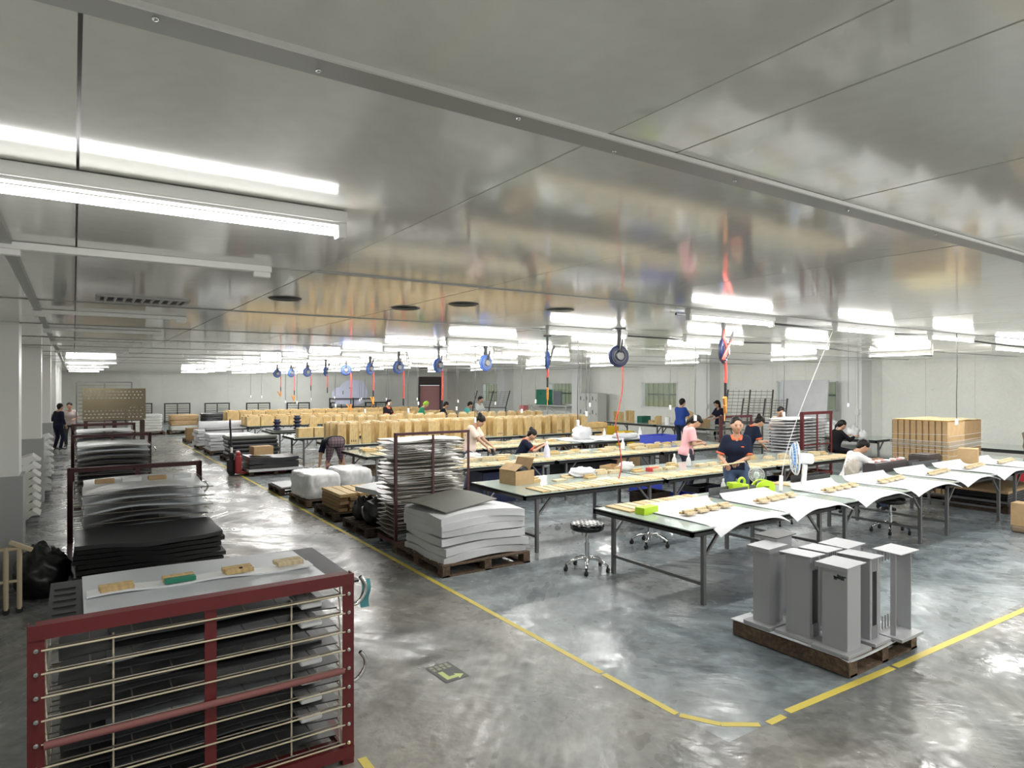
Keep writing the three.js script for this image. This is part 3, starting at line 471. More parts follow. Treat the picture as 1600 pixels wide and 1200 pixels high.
// white foam sheets hanging over the front edge
function drape(x0, x1, k) {
  const w = x1 - x0, uB = 5.05, uF = 4.0, d = uB - uF, lip = 0.07;
  const g = slab(w, d, 0.006, 18, 22, (a, b) => {
    const back = b < 0.06 ? lip * (1 - b / 0.06) : 0, fr = Math.max(0, (b - 0.8) / 0.2), q = fr * fr;
    const tipA = a < 0.32 ? Math.pow(1 - a / 0.32, 1.4) * 0.1 : 0, tipB = a > 0.6 ? Math.pow((a - 0.6) / 0.4, 2) * 0.075 : 0;
    return 0.012 + back - q * (tipA + tipB) + q * 0.018 + 0.004 * Math.sin(a * 11 + b * 5 + k) * (0.2 + b) + 0.01 * Math.sin(a * Math.PI) * b;
  }, (a, b) => [b > 0.7 ? (a - 0.5) * 0.05 * (b - 0.7) / 0.3 : 0, 0.03 * (a < 0.3 ? a / 0.3 - 1 : 0) * Math.max(0, b - 0.75) / 0.25]);
  single('foam_sheet', g, M.foam, `white foam sheet drooping over the front table edge, ${ORD[k]} from the walkway`, 'foam sheet', [(x0 + x1) / 2, TH, -(uB + uF) / 2]);
  for (let q = 0; q < 4; q++) {
    const o = thing('block_bundle', `${['first', 'second', 'third', 'fourth'][q]} small bundle of pale wood bars on the ${ORD[k]} drooping foam sheet`, 'wood bundle', [x0 + 0.17 + q * 0.215 + rr(-0.02, 0.02), TH + 0.03, -4.62 - 0.02 * q], rr(-0.08, 0.08));
    for (let z = 0; z < 2; z++) mesh('wood_bar', rb(0.15, 0.022, 0.04, 0.003, rr(-0.01, 0.01), 0.011 + (z ? 0.022 : 0), z * 0.03 - 0.02), z ? M.woodPale : (k > 2 ? M.foam : M.wood), o);
    mesh('wood_bar', rb(0.145, 0.024, 0.045, 0.003, 0.005, 0.012, 0.05), M.woodPale, o);
  }
}
[[5.12, 6.14], [6.36, 7.36], [7.74, 8.74], [9.02, 10.15], [10.45, 11.42], [11.7, 12.75], [12.95, 13.9]].forEach(([a, b], k) => drape(a, b, k));
// grey upright trays behind the sheets
[[6.45, 7.15, 5.2], [8.3, 9.0, 5.3], [11.3, 12.2, 5.25]].forEach(([a, b, u], k) => single('trough', [bx(b - a, 0.012, 0.16, 0, 0.006, 0), bx(b - a, 0.1, 0.008, 0, 0.05, 0.08), bx(b - a, 0.1, 0.008, 0, 0.05, -0.08), bx(0.008, 0.1, 0.16, (b - a) / 2, 0.05, 0)], k === 1 ? M.steelDark : M.greySheet, ['grey metal trough beside the green tape dispensers', 'dark trough of parts before the seated woman in white', 'grey trough near the wrapped cartons'][k], 'trough', [(a + b) / 2, TH, -u]));
single('long_box', [bx(1.1, 0.13, 0.2, 0, 0.065, 0), bx(1.06, 0.02, 0.16, 0, 0.14, 0)], mat(0.045, 0.035, 0.04, 0.4), 'long dark tray of reddish parts in front of the seated woman', 'tray', [10.75, TH, -5.3], 0.03);
for (let k = 0; k < 9; k++) single('red_part', rb(0.09, 0.03, 0.08, 0.008, 0, 0.015, 0), k % 2 ? M.paleRed : M.white, `small part, ${ORD[k]} along the long dark tray by the seated woman`, 'part', [10.28 + k * 0.118, TH + 0.15, -5.3 + rr(-0.03, 0.03)], rr(0, 1), 'parts in the long dark tray');
single('carton', [bx(0.3, 0.26, 0.28, 0, 0.13, 0)], M.card, 'small closed carton at the back of the front table row', 'carton', [12.95, TH, -5.0], 0.3);
single('dark_box', [bx(0.5, 0.16, 0.3, 0, 0.08, 0), bx(0.46, 0.02, 0.26, 0.03, 0.17, 0)], mat(0.05, 0.04, 0.035, 0.5), 'dark flat box in front of the wrapped cartons', 'box', [12.15, TH, -5.35]);
// white chair-like bag bundle beside the woman
single('plastic_bag', crumple(0.1, 0.2, 0.1, 57), pmat(0.55, 0.5, 0.44, 0.2, { transmission: 0.35 }), 'crumpled clear bag standing on the table beside the woman in white', 'plastic bag', [9.55, TH, -5.2]);

// planks and wooden bars on the tables
const plankG = [merge(rb(0.115, 0.016, 0.4, 0.003)), merge(rb(0.115, 0.016, 0.38, 0.003))];
function planks(x0, x1, u, step, label, group, y = TH) {
  let k = 0;
  for (let x = x0; x < x1; x += step) { const m = mesh('plank', plankG[k % 2], k % 3 ? M.woodPale : M.wood); m.position.set(x, y + 0.0085, -u - rr(-0.015, 0.015)); m.rotation.y = rr(-0.05, 0.05); tag(m, label.replace('#', ord(k)), 'plank', group); k++; }
}
planks(5.0, 12.5, 6.84, 0.137, 'pale plank, # from the walkway, across the front edge of the plank row', 'planks along the second table row');
planks(5.0, 6.3, 5.3, 0.14, 'pale plank, # from the walkway, at the back of the first draped table', 'planks at the back of the first table');
planks(8.05, 8.3, 5.33, 0.14, 'pale plank, # from the walkway, behind the white fan on the front tables', 'planks behind the fan');
function bundle(x, u, n, m, label, group, y = TH, turn = 0, L = 0.22) {
  const o = thing('wood_bundle', label, 'wood bundle', [x, y, -u], turn, group);
  for (let i = 0; i < n; i++) mesh('wood_bar', rb(L, 0.024, 0.034, 0.003, rr(-0.012, 0.012), 0.012 + Math.floor(i / 3) * 0.0245, (i % 3 - 1) * 0.036), m, o);
  return o;
}
for (let k = 0; k < 22; k++) { const x = 5.35 + k * 0.33 + rr(-0.08, 0.08); if (x > 8.3 && x < 8.5) continue; bundle(x, 7.35 + rr(-0.12, 0.2), 3 + (rnd() * 6 | 0), k % 3 ? M.woodPale : M.wood, `bundle of pale wood bars, ${ord(k)} from the walkway, middle of the plank row`, 'bar bundles on the plank row', TH, rr(-0.3, 0.3)); }
for (let k = 0; k < 44; k++) bundle(5.0 + k * 0.172 + rr(-0.1, 0.1), 9.92 + rr(0, 0.6), 3 + (rnd() * 6 | 0), k % 4 ? M.woodPale : M.wood, `bundle of pale wood bars, ${ord(k)} from the walkway, row of the woman in pink`, 'bar bundles on the third row', TH, rr(-0.5, 0.5), 0.26);
for (let k = 0; k < 30; k++) bundle(4.9 + k * 0.165 + rr(-0.1, 0.1), 12.42 + rr(0, 0.6), 3 + (rnd() * 6 | 0), k % 4 ? M.woodPale : M.wood, `bundle of pale wood bars, ${ord(k)} from the walkway, row ending in white cloth`, 'bar bundles on the fourth row', TH, rr(-0.5, 0.5), 0.26);
planks(5.0, 12.3, 9.52, 0.14, 'pale strip, # from the walkway, along the edge of the third table row', 'strips along the third table row');
planks(4.9, 9.7, 12.03, 0.15, 'pale strip, # from the walkway, along the edge of the fourth table row', 'strips along the fourth table row');
// white plastic wrap in bunches
function crumple(w, h, d, k) { const g = new THREE.SphereGeometry(1, 18, 12), p = g.attributes.position; for (let i = 0; i < p.count; i++) { const x = p.getX(i), y = p.getY(i), z = p.getZ(i), n = 1 + 0.35 * N.noise(x * 2.3 + k, y * 2.3, z * 2.3) + 0.12 * N.noise(x * 7, y * 7 + k, z * 7); p.setXYZ(i, x * w * n, Math.max(0, (y * 0.8 + 0.55)) * h * n, z * d * n); } g.computeVertexNormals(); return g; }
[[6.3, 7.5, 0.24, 'white plastic wrap in a heap on the plank table row', 2], [7.3, 7.62, 0.16, 'small heap of clear wrap near the open carton flaps', 3], [6.0, 10.2, 0.16, 'white wrap on the row of the woman in pink', 4], [10.4, 12.4, 0.28, 'crumpled white bag upright on the white cloth table', 5], [11.7, 12.2, 0.4, 'long white cloth heaped on the end of the fourth table row', 6]].forEach(([x, u, s, t, k]) => single('plastic_wrap', crumple(s, k === 5 ? 0.24 : 0.1, s * 0.6, k * 3.1), k === 6 || k === 5 ? M.foam : M.foamFilm, t, 'plastic wrap', [x, TH, -u]));
single('white_cloth', slab(2.9, 1.25, 0.006, 30, 14, (a, b) => 0.012 + 0.01 * Math.sin(a * 21 + b * 3) * Math.sin(b * 8) + 0.006 * Math.sin(a * 40)), M.foam, 'white cloth spread over the end of the fourth table row', 'cloth', [11.35, TH, -12.5]);
// open carton at the walkway end of the plank row
{
  const o = thing('open_carton', 'small open brown carton with raised flap, walkway end of the plank row', 'carton', [5.12, TH, -7.5], 0.12);
  const W = 0.34, H = 0.19, Dp = 0.34, t = 0.006;
  mesh('carton_side', [bx(W, H, t, 0, H / 2, Dp / 2), bx(W, H, t, 0, H / 2, -Dp / 2), bx(t, H, Dp, W / 2, H / 2, 0), bx(t, H, Dp, -W / 2, H / 2, 0), bx(W, t, Dp, 0, t / 2, 0)], M.card, o);
  mesh('flap', bx(0.17, t, Dp, W / 2 - 0.04, H + 0.08, 0, 0, 0, 1.1), M.cardDark, o); mesh('flap', bx(0.15, t, Dp, -W / 2 + 0.06, H + 0.045, 0, 0, 0, 0.55), M.card, o);
  mesh('dark_contents', [sp(0.1, 0.05, H * 0.9, 0.05, 1, 0.7, 1), sp(0.08, -0.06, H * 0.85, -0.06, 1, 0.8, 1)], M.black, o);
}
single('open_box', [bx(0.36, 0.006, 0.26, 0, 0.003, 0), bx(0.36, 0.09, 0.006, 0, 0.045, 0.13), bx(0.36, 0.09, 0.006, 0, 0.045, -0.13), bx(0.006, 0.09, 0.26, 0.18, 0.045, 0), bx(0.006, 0.09, 0.26, -0.18, 0.045, 0)], M.card, 'low open cardboard tray on the plank row before the pink hose', 'box', [7.1, TH, -7.7], 0.3);
single('red_box', rb(0.2, 0.06, 0.12, 0.006, 0, 0.03, 0), mat(0.6, 0.06, 0.05, 0.4), 'small red box on the plank table row', 'box', [7.62, TH, -7.35], 0.2);
// bottles
function bottle(x, u, label, m = M.foamFilm, s = 1) { const o = thing('spray_bottle', label, 'bottle', [x, TH, -u]); mesh('bottle_body', la([[0, 0], [0.036 * s, 0], [0.038 * s, 0.02], [0.038 * s, 0.11 * s], [0.022 * s, 0.15 * s], [0.014 * s, 0.165 * s], [0.014 * s, 0.18 * s], [0, 0.18 * s]], 16), m, o); mesh('cap', cy(0.015 * s, 0.016 * s, 0.035 * s, 0, 0.195 * s, 0, 10), M.white, o); return o; }
bottle(8.35, 7.55, 'clear plastic bottle on the plank row, beside its twin'); bottle(8.55, 7.42, 'clear plastic bottle on the plank row, closer to the standing woman'); bottle(12.3, 12.3, 'white bottle at the far end of the white cloth table', M.white, 1.2); bottle(11.6, 12.9, 'small white bottle on the white cloth', M.white); bottle(9.6, 10.1, 'white bottle beside the blue crates', M.white, 1.1);
bottle(7.3, 9.7, 'tall bluish bottle standing up between the table rows', M.lilac, 1.5); bottle(6.9, 5.42, 'small clear jar behind the green tape dispensers', M.foamFilm, 0.8);

// green tape dispensers
function dispenser(x, u, turn, label) {
  const o = thing('tape_dispenser', label, 'tape dispenser', [x, TH + 0.006, -u], turn);
  const s = new THREE.Shape(); s.moveTo(-0.13, 0); s.lineTo(0.13, 0); s.lineTo(0.13, 0.1); s.lineTo(0.1, 0.135); s.quadraticCurveTo(0.0, 0.17, -0.07, 0.12); s.quadraticCurveTo(-0.12, 0.08, -0.13, 0);
  for (const z of [-0.075, 0.05]) mesh('side_plate', new THREE.ExtrudeGeometry(s, { depth: 0.025, bevelEnabled: true, bevelSize: 0.004, bevelThickness: 0.004, bevelSegments: 2 }).translate(0, 0, z), M.lime, o);
  mesh('base_plate', bx(0.25, 0.02, 0.12, 0, 0.012, 0), M.lime, o);
  mesh('tape_roll', [cy(0.055, 0.055, 0.08, -0.015, 0.085, 0, 20, Math.PI / 2)], M.black, o);
  return o;
}
{ const d = dispenser(7.28, 5.12, -0.5, 'lime tape dispenser with the long closed flank, beside the fan'); const t = mesh('print', bx(0.07, 0.012, 0.003, 0.02, 0.075, 0.0802), M.black, d); t.userData.label = 'small dark print'; }
{ const o = thing('tape_dispenser', 'lime tape dispenser with an open dark mouth and round handle', 'tape dispenser', [6.86, TH + 0.006, -5.22], -0.35);
  mesh('housing', [bx(0.13, 0.13, 0.012, 0, 0.07, 0.06), bx(0.012, 0.13, 0.13, 0.065, 0.07, 0), bx(0.012, 0.13, 0.13, -0.065, 0.07, 0), bx(0.14, 0.012, 0.13, 0, 0.135, 0), bx(0.14, 0.012, 0.13, 0, 0.008, 0)].map((g) => g.rotateY(-Math.PI / 2)), M.lime, o);
  mesh('mouth', bx(0.01, 0.11, 0.11, 0.0, 0.07, 0), M.black, o); mesh('body', rb(0.12, 0.12, 0.11, 0.02, 0.12, 0.062, 0), M.lime, o);
  mesh('handle', new THREE.TorusGeometry(0.05, 0.016, 8, 18).rotateY(0.2).translate(0.1, 0.145, 0), M.lime, o); mesh('tab', rb(0.012, 0.06, 0.02, 0.004, -0.03, 0.045, 0.0, 0, 0, -0.5), M.lime, o); }
single('green_box', [rb(0.25, 0.075, 0.12, 0.004, 0, 0.038, 0)], M.lime, 'flat lime green box at the walkway corner of the front table', 'box', [5.08, TH, -4.98], 0.15);
// fans, power strip
function fan(x, u, s, turn, label, blade) {
  const o = thing('desk_fan', label, 'fan', [x, TH + 0.012, -u], turn);
  mesh('base', [la([[0, 0], [0.13 * s, 0], [0.135 * s, 0.012], [0.1 * s, 0.03], [0.04 * s, 0.045], [0, 0.045]], 24)], M.whiteGloss, o);
  mesh('neck', [bar([0, 0.02, 0], [0.02 * s, 0.3 * s, 0], 0.05 * s, 0.07 * s)], M.whiteGloss, o);
  mesh('motor', [rb(0.17 * s, 0.12 * s, 0.12 * s, 0.03 * s, 0.03 * s, 0.37 * s, 0)], M.whiteGloss, o);
  const cage = []; for (const q of [[-0.1, 0.185], [-0.07, 0.2], [-0.13, 0.14]]) cage.push(new THREE.TorusGeometry(q[1] * s, 0.004 * s, 5, 30).rotateY(Math.PI / 2).translate(q[0] * s, 0.37 * s, 0));
  for (let k = 0; k < 28; k++) { const a = k / 28 * Math.PI * 2, c = Math.cos(a), n = Math.sin(a); cage.push(tb([[-0.145 * s, 0.37 * s + 0.04 * s * c, 0.04 * s * n], [-0.13 * s, 0.37 * s + 0.14 * s * c, 0.14 * s * n], [-0.1 * s, 0.37 * s + 0.19 * s * c, 0.19 * s * n], [-0.07 * s, 0.37 * s + 0.2 * s * c, 0.2 * s * n], [-0.05 * s, 0.37 * s + 0.15 * s * c, 0.15 * s * n], [-0.04 * s, 0.37 * s + 0.06 * s * c, 0.06 * s * n]], 0.0022 * s, 8, 4)); }
  mesh('cage', cage, M.whiteGloss, o);
  mesh('hub', cy(0.035 * s, 0.035 * s, 0.05 * s, -0.1 * s, 0.37 * s, 0, 16, 0, 0, Math.PI / 2), blade, o);
  for (let k = 0; k < 3; k++) { const g = rb(0.008 * s, 0.15 * s, 0.11 * s, 0.003 * s, 0, 0.1 * s, 0, 0, 0.5, 0); g.rotateX(k * 2.094); g.translate(-0.1 * s, 0.37 * s, 0); mesh('blade', g, blade, o); }
  return o;
}
fan(7.86, 4.92, 1.08, -0.86, 'white desk fan with blue blades on the front table row', M.blueFan);
fan(7.42, 5.3, 0.5, 0.6, 'small clear fan behind the green tape dispenser', M.clear);
{ const o = thing('power_strip', 'white power strip on a white cord hanging beside the fan', 'power strip', [7.5, 0.86, -5.0], 0);
  mesh('strip_body', rb(0.07, 0.2, 0.04, 0.006, 0, 0, 0, 0, 0.4, -0.25), M.whiteGloss, o);
  mesh('cord', tb([[0.02, 0.1, 0], [0.06, 0.3, 0.01], [0.12, 0.7, 0.1], [0.25, 1.5, 0.35], [0.32, 1.925, 0.5]], 0.0045, 30, 6), M.white, o); }

// ---------------------------------------------------------------- tall wooden boxes and other loads on the further rows
{
  const gA = merge([rb(0.2, 0.46, 0.2, 0.006, 0, 0.23, 0)]), gLid = merge(rb(0.15, 0.03, 0.15, 0.006, 0, 0.475, 0)), gSlot = merge([-1, 0, 1].map((s) => bx(0.018, 0.05, 0.006, s * 0.05, 0.07, 0.1)));
  const boxAt = (x, u, s, label, group, k) => { const o = thing('wooden_box', label, 'wooden box', [x, TH, -u], rr(-0.25, 0.25), group); const b = mesh('box_body', gA, k % 3 ? M.woodBox : M.woodBoxB, o); mesh('lid', gLid, M.woodPale, o); if (k % 3 === 1) mesh('slot', gSlot, M.black, b); o.scale.set(1, s, 1); return o; };
  let k = 0;
  for (const [u, s] of [[14.62, 1], [14.98, 1.02], [15.35, 0.98]]) for (let x = 5.05; x < 12.6; x += 0.33) { if (rnd() < 0.12) { k++; continue; } boxAt(x + rr(-0.05, 0.05), u + rr(-0.04, 0.04), s, `tall pale wooden box, ${ord(Math.round((x - 5.05) / 0.33))} from the walkway, ${u < 14.7 ? 'near' : u < 15.1 ? 'middle' : 'far'} line of the front box row`, 'tall boxes of the front box row', k++); }
  for (const [u, s] of [[17.1, 1.05], [17.7, 1.05]]) for (let x = 5.0; x < 12.6; x += 0.36) { if (rnd() < 0.2 || (x < 6.3 && u < 17.3)) { k++; continue; } boxAt(x + rr(-0.05, 0.05), u + rr(-0.04, 0.04), s, `tall pale wooden box, ${ord(Math.round((x - 5.0) / 0.36))} from the walkway, ${u < 17.3 ? 'near' : 'far'} line of the second box row`, 'tall boxes of the second box row', k++); }
  for (let x = 5.0; x < 6.3; x += 0.42) single('wooden_case', [rb(0.38, 0.24, 0.24, 0.005, 0, 0.12, 0)], M.woodBox, `low wooden case, ${ORD[Math.round((x - 5) / 0.42)]} from the walkway, end of the second box row`, 'wooden case', [x, TH, -17.15], rr(-0.1, 0.1), 'low cases of the second box row');
  for (const u of [22.7, 23.2, 25.9, 26.4]) for (let x = 4.9; x < 12.6; x += 0.46) { const y = u < 24 ? 0.3 : 0.34; single('wooden_case', [rb(0.42, y, 0.26, 0.005, 0, y / 2, 0), rb(0.3, 0.05, 0.16, 0.006, 0, y + 0.02, 0)], rnd() < 0.5 ? M.woodBox : M.woodBoxB, `yellow wooden case, ${ord(Math.round((x - 4.9) / 0.46))} from the walkway, ${u === 22.7 || u === 25.9 ? 'near' : 'far'} line of the ${u < 24 ? 'low yellow box row' : 'last row'}`, 'wooden case', [x + rr(-0.03, 0.03), TH, -u], rr(-0.1, 0.1), u < 24 ? 'cases of the low yellow box row' : 'cases of the last row'); }
  for (let x = 5.0; x < 12.6; x += 0.6) { const o = thing('navy_bundle', `stack of navy plastic parts, ${ord(Math.round((x - 5) / 0.6))} from the walkway, behind the wooden boxes`, 'plastic parts', [x + rr(-0.15, 0.15), TH + 0.03, -19.7 - rr(0, 0.4)], rr(0, 3), 'navy stacks'); const n = 2 + (rnd() * 3 | 0); for (let q = 0; q < n; q++) mesh('navy_part', la([[0, 0], [0.11, 0], [0.12, 0.03], [0.07, 0.05], [0.1, 0.1], [0, 0.1]], 10, 0, q * 0.1, 0), M.navy, o); }
  single('black_runner', bx(7.9, 0.03, 1.1, 0, 0.015, 0), M.black, 'black mat along the row with navy bundles', 'mat', [8.75, TH, -19.95]);
}
// wooden crates and things at the end of the box rows, under the windows
for (let k = 0; k < 4; k++) { const o = thing('wooden_crate', `long open wooden crate by the lockers, ${ORD[k]} up the stack`, 'crate', [13.7, 0.19 + k * 0.17, -16.2]); for (const s of [-1, 1]) { mesh('long_slat', bx(1.5, 0.14, 0.02, 0, 0.1, s * 0.25), M.woodBoxB, o); mesh('end_board', bx(0.02, 0.16, 0.5, s * 0.74, 0.1, 0), M.woodBoxB, o); } mesh('floor_board', bx(1.5, 0.02, 0.5, 0, 0.02, 0), M.woodBoxB, o); }
pallet(1.5, 0.6, 0.2, [13.7, 0, -16.2], 'pallet under the stack of long wooden crates');
[[16.0, 17.8, 0.5, 0.36], [16.6, 17.2, 0.3, 0.42], [16.5, 15.9, 0.34, 0.12], [16.9, 16.2, 0.5, 0.1]].forEach(([x, u, w, h], k) => single('display_box', [bx(w, 0.05, 0.2, 0, 0.03, 0), bx(0.05, h, 0.2, w / 2, h / 2, 0), bx(0.05, h * (k > 1 ? 2.4 : 1), 0.2, -w / 2, h * (k > 1 ? 1.2 : 0.5), 0)], M.wood, 'pale wooden frame on the window-side table, ' + ['with a printed sheet', 'tall and boxy', 'low with one high end', 'long and low'][k], 'wooden box', [Math.max(x, 16.7), TH, -u], 1.2));
single('yellow_bin', [rb(0.6, 0.62, 0.5, 0.03, 0, 0.31, 0)], M.yellow, 'yellow plastic bin under the window-side table', 'bin', [16.0, 0, -17.6]);
single('yellow_bin', [rb(0.5, 0.5, 0.4, 0.03, 0, 0.25, 0)], M.yellow, 'smaller yellow bin beside the big yellow one', 'bin', [15.9, 0, -16.6]);
single('paper_roll', cy(0.09, 0.09, 0.26, 0, 0.13, 0, 16), M.white, 'white paper roll standing on the window-side table', 'paper roll', [16.7, TH, -15.4]);
single('green_case', rb(0.45, 0.22, 0.25, 0.01, 0, 0.11, 0), mat(0.01, 0.12, 0.08, 0.5), 'dark green case on the window-side table', 'case', [17.2, TH, -17.0]);
{ const o = thing('open_carton', 'open brown carton packed by the woman at the wall', 'carton', [16.6, TH, -14.0], 0.1); mesh('carton_side', [bx(0.4, 0.26, 0.6, 0, 0.13, 0)], M.card, o); mesh('flap', bx(0.02, 0.28, 0.3, -0.18, 0.38, -0.24, 0.35), M.card, o); mesh('flap', bx(0.3, 0.01, 0.5, -0.3, 0.2, 0.1, 0, 0, 0.5), M.card, o); }
// lockers
{ const o = thing('locker_cabinet', 'pale grey metal lockers against the windowed wall', 'locker', [18.4, 0, -21.2], -Math.PI / 2);
  mesh('body', rb(1.2, 1.74, 0.5, 0.01, 0, 0.87, 0), M.locker, o);
  for (let r = 0; r < 3; r++) for (let c = 0; c < 3; c++) { const d = mesh('door', bx(0.36, 0.54, 0.012, -0.39 + c * 0.39, 0.3 + r * 0.57, 0.252), M.locker, o); mesh('vent_slots', [bx(0.05, 0.16, 0.004, -0.39 + c * 0.39 - 0.1, 0.38 + r * 0.57, 0.26)], M.steelDark, d); mesh('handle', bx(0.02, 0.08, 0.02, -0.39 + c * 0.39 + 0.12, 0.3 + r * 0.57, 0.265), M.steel, d); } }
// green cabinet shelf under the second window
single('wall_shelf', [bx(0.5, 0.04, 3.0, 0, 0, 0), ...[-1.3, 0, 1.3].map((z) => bar([0.2, -0.3, z], [-0.2, -0.02, z], 0.03)), bx(0.03, 0.03, 3, -0.2, -0.3, 0), ...[-1.4, 0, 1.4].map((z) => bx(0.04, 1.1, 0.04, -0.2, -0.58, z))], M.locker, 'grey steel shelf stand under the window with the green panels', 'shelf', [18.5, 1.13, -24.3]);
single('green_box', [bx(0.3, 0.72, 0.9, 0, 0.36, 0), bx(0.02, 0.1, 0.3, -0.16, 0.55, -0.2, 0.3)], M.green, 'green corrugated box standing on the shelf by the window', 'box', [18.5, 1.15, -24.8]);
single('leaning_board', bx(0.06, 0.66, 0.55, 0, 0.33, 0), mat(0.2, 0.21, 0.24, 0.5), 'grey board leaning by the window beside the green box', 'board', [18.6, 1.15, -23.9]);
single('pink_box', rb(0.3, 0.3, 0.35, 0.01, 0, 0.15, 0), mat(0.75, 0.25, 0.25, 0.5), 'pink box on the stand below the green box', 'box', [18.1, 0.8, -25.9]);
single('box_stand', bx(0.4, 0.8, 0.5, 0, 0.4, 0), M.locker, 'grey stand carrying the pink box', 'stand', [18.1, 0, -25.9]);
// leaning wire shelves
function wireShelf(x, u, w, h, turn, label, wm) {
  const o = thing('wire_shelf', label, 'wire shelf', [x, 0, -u], turn), lean = 0.35;
  for (const s of [-1, 0, 1]) mesh('bar', rod([s * w / 2, 1.0, 0], [s * w / 2 + lean * 0.3, 1.0 + h, -lean], 0.025), M.steelDark, o);
  for (let k = 0; k < 9; k++) { const y = 1.05 + k * (h - 0.1) / 8, q = (y - 1) / h; mesh('wire', rod([-w / 2 + lean * 0.3 * q, y, -lean * q], [w / 2 + lean * 0.3 * q, y, -lean * q], 0.008, 5), wm, o); }
  for (let k = 0; k < 9; k++) { const x2 = -w / 2 + w * k / 8; mesh('wire', rod([x2, 1.0, 0], [x2 + lean * 0.3, 1 + h, -lean], 0.006, 5), wm, o); }
  mesh('stand', [bx(w, 0.04, 0.05, 0, 0.98, 0), ...[-1, 0, 1].map((s) => bx(0.05, 1, 0.05, s * w / 2, 0.5, 0)), bx(w, 0.04, 0.05, 0, 0.3, 0)], M.steelDark, o);
  return o;
}
wireShelf(16.9, 12.4, 1.3, 0.95, -0.9, 'leaning wire shelving by the last big window', M.wire); wireShelf(16.5, 11.6, 1.2, 0.7, -0.9, 'second leaning wire shelving in front of the window', M.wire);
wireShelf(16.8, 27.0, 1.7, 0.8, -0.9, 'black rack of upright wires beyond the wooden boxes', M.steel);
single('white_board', [bx(0.05, 1.3, 1.5, 0, 0.65, 0, 0, 0, -0.1)], M.foam, 'big white sheet leaning at the window behind the wire shelves', 'board', [17.9, 0.95, -11.2]);
single('board_trestle', [bx(0.4, 0.05, 1.6, 0, 0.92, 0), ...[-1, 1].map((s) => bx(0.3, 0.92, 0.06, 0, 0.46, s * 0.7))], M.locker, 'grey trestle under the big white sheet at the window', 'trestle', [17.95, 0, -11.2]);
// lilac cut-out panels on a dark frame at the far wall
{ const s = new THREE.Shape(); s.moveTo(-0.75, -0.55); s.bezierCurveTo(-1.1, -0.2, -1.0, 0.35, -0.55, 0.35); s.bezierCurveTo(-0.35, 0.85, 0.7, 0.95, 0.85, 0.25); s.bezierCurveTo(1.0, -0.2, 0.6, -0.7, 0.1, -0.62); s.lineTo(-0.75, -0.55);
  const o = thing('cutout_panel', 'pale lilac rounded cut-out panel before the dark far wall', 'panel', [12.2, 1.62, -33.5], -0.4); mesh('panel_sheet', new THREE.ExtrudeGeometry(s, { depth: 0.03, bevelEnabled: false }), M.lilac, o); mesh('mark', [bx(0.16, 0.05, 0.01, 0, 0.3, 0.036), bx(0.05, 0.2, 0.01, -0.4, 0.05, 0.036)], M.steel, o);
  single('panel_rack', [bx(2.2, 0.06, 0.06, 0, 1.35, 0.1), bx(2.2, 0.06, 0.06, 0, 0.4, 0.1), ...[-1.1, 0.1, 1.1].map((x) => bx(0.07, 1.4, 0.07, x, 0.7, 0.1)), bx(2.2, 0.05, 0.5, 0, 0.92, 0), ...[-1, 1].map((x) => bx(0.06, 0.95, 0.4, x, 0.48, 0))], M.black, 'black frame holding the lilac cut-out panel', 'rack', [12.2, 0, -33.4], -0.4); }

// ---------------------------------------------------------------- stools and chairs
function stool(x, u, h, turn, label, seatM) {
  const o = thing('swivel_stool', label, 'stool', [x, 0, -u], turn);
  const seat = mesh('seat', la([[0, 0], [0.17, 0], [0.19, 0.015], [0.195, 0.05], [0.18, 0.08], [0.1, 0.095], [0, 0.1]], 28, 0, h - 0.1, 0), M.blackGloss, o);
  if (seatM) mesh('seat_cover', la([[0, 0.103], [0.1, 0.098], [0.182, 0.083], [0.193, 0.062], [0.1, 0.08], [0, 0.09]], 28, 0, h - 0.1, 0), seatM, seat);
  mesh('gas_column', [cy(0.018, 0.018, 0.2, 0, h - 0.2, 0, 12), cy(0.028, 0.028, 0.22, 0, h - 0.36, 0, 12)], M.chrome, o);
  mesh('lever', [rod([0, h - 0.11, 0], [-0.17, h - 0.13, 0.05], 0.006), bx(0.2, 0.012, 0.16, 0, h - 0.106, 0)], M.black, o);
  for (let k = 0; k < 5; k++) { const a = k / 5 * Math.PI * 2 + 0.3, c = Math.cos(a), s = Math.sin(a);
    const arm = mesh('foot', [tb([[0, 0.14, 0], [0.09 * c, 0.135, 0.09 * s], [0.19 * c, 0.11, 0.19 * s], [0.245 * c, 0.075, 0.245 * s]], 0.017, 10, 8)], M.chrome, o);
    mesh('caster', [cy(0.027, 0.027, 0.03, 0.25 * c, 0.027, 0.25 * s, 14, Math.PI / 2, 0, 0).translate(0, 0, 0), cy(0.012, 0.012, 0.05, 0.245 * c, 0.06, 0.245 * s, 8)], M.black, arm); }
  return o;
}
stool(4.88, 5.72, 0.56, 0.5, 'round swivel stool with a patterned seat, alone by the front table', M.seatDots);
stool(6.35, 6.15, 0.52, 0.2, 'dark swivel stool tucked in before the plank row'); stool(9.75, 4.75, 0.52, 0.1, 'black swivel stool under the draped front row'); stool(10.75, 6.0, 0.47, 0, 'swivel stool under the seated woman in white'); stool(7.7, 11.3, 0.47, 0, 'stool under the seated woman in the navy polo'); stool(8.9, 6.05, 0.5, 0.6, 'dark stool behind the standing woman in the navy polo');

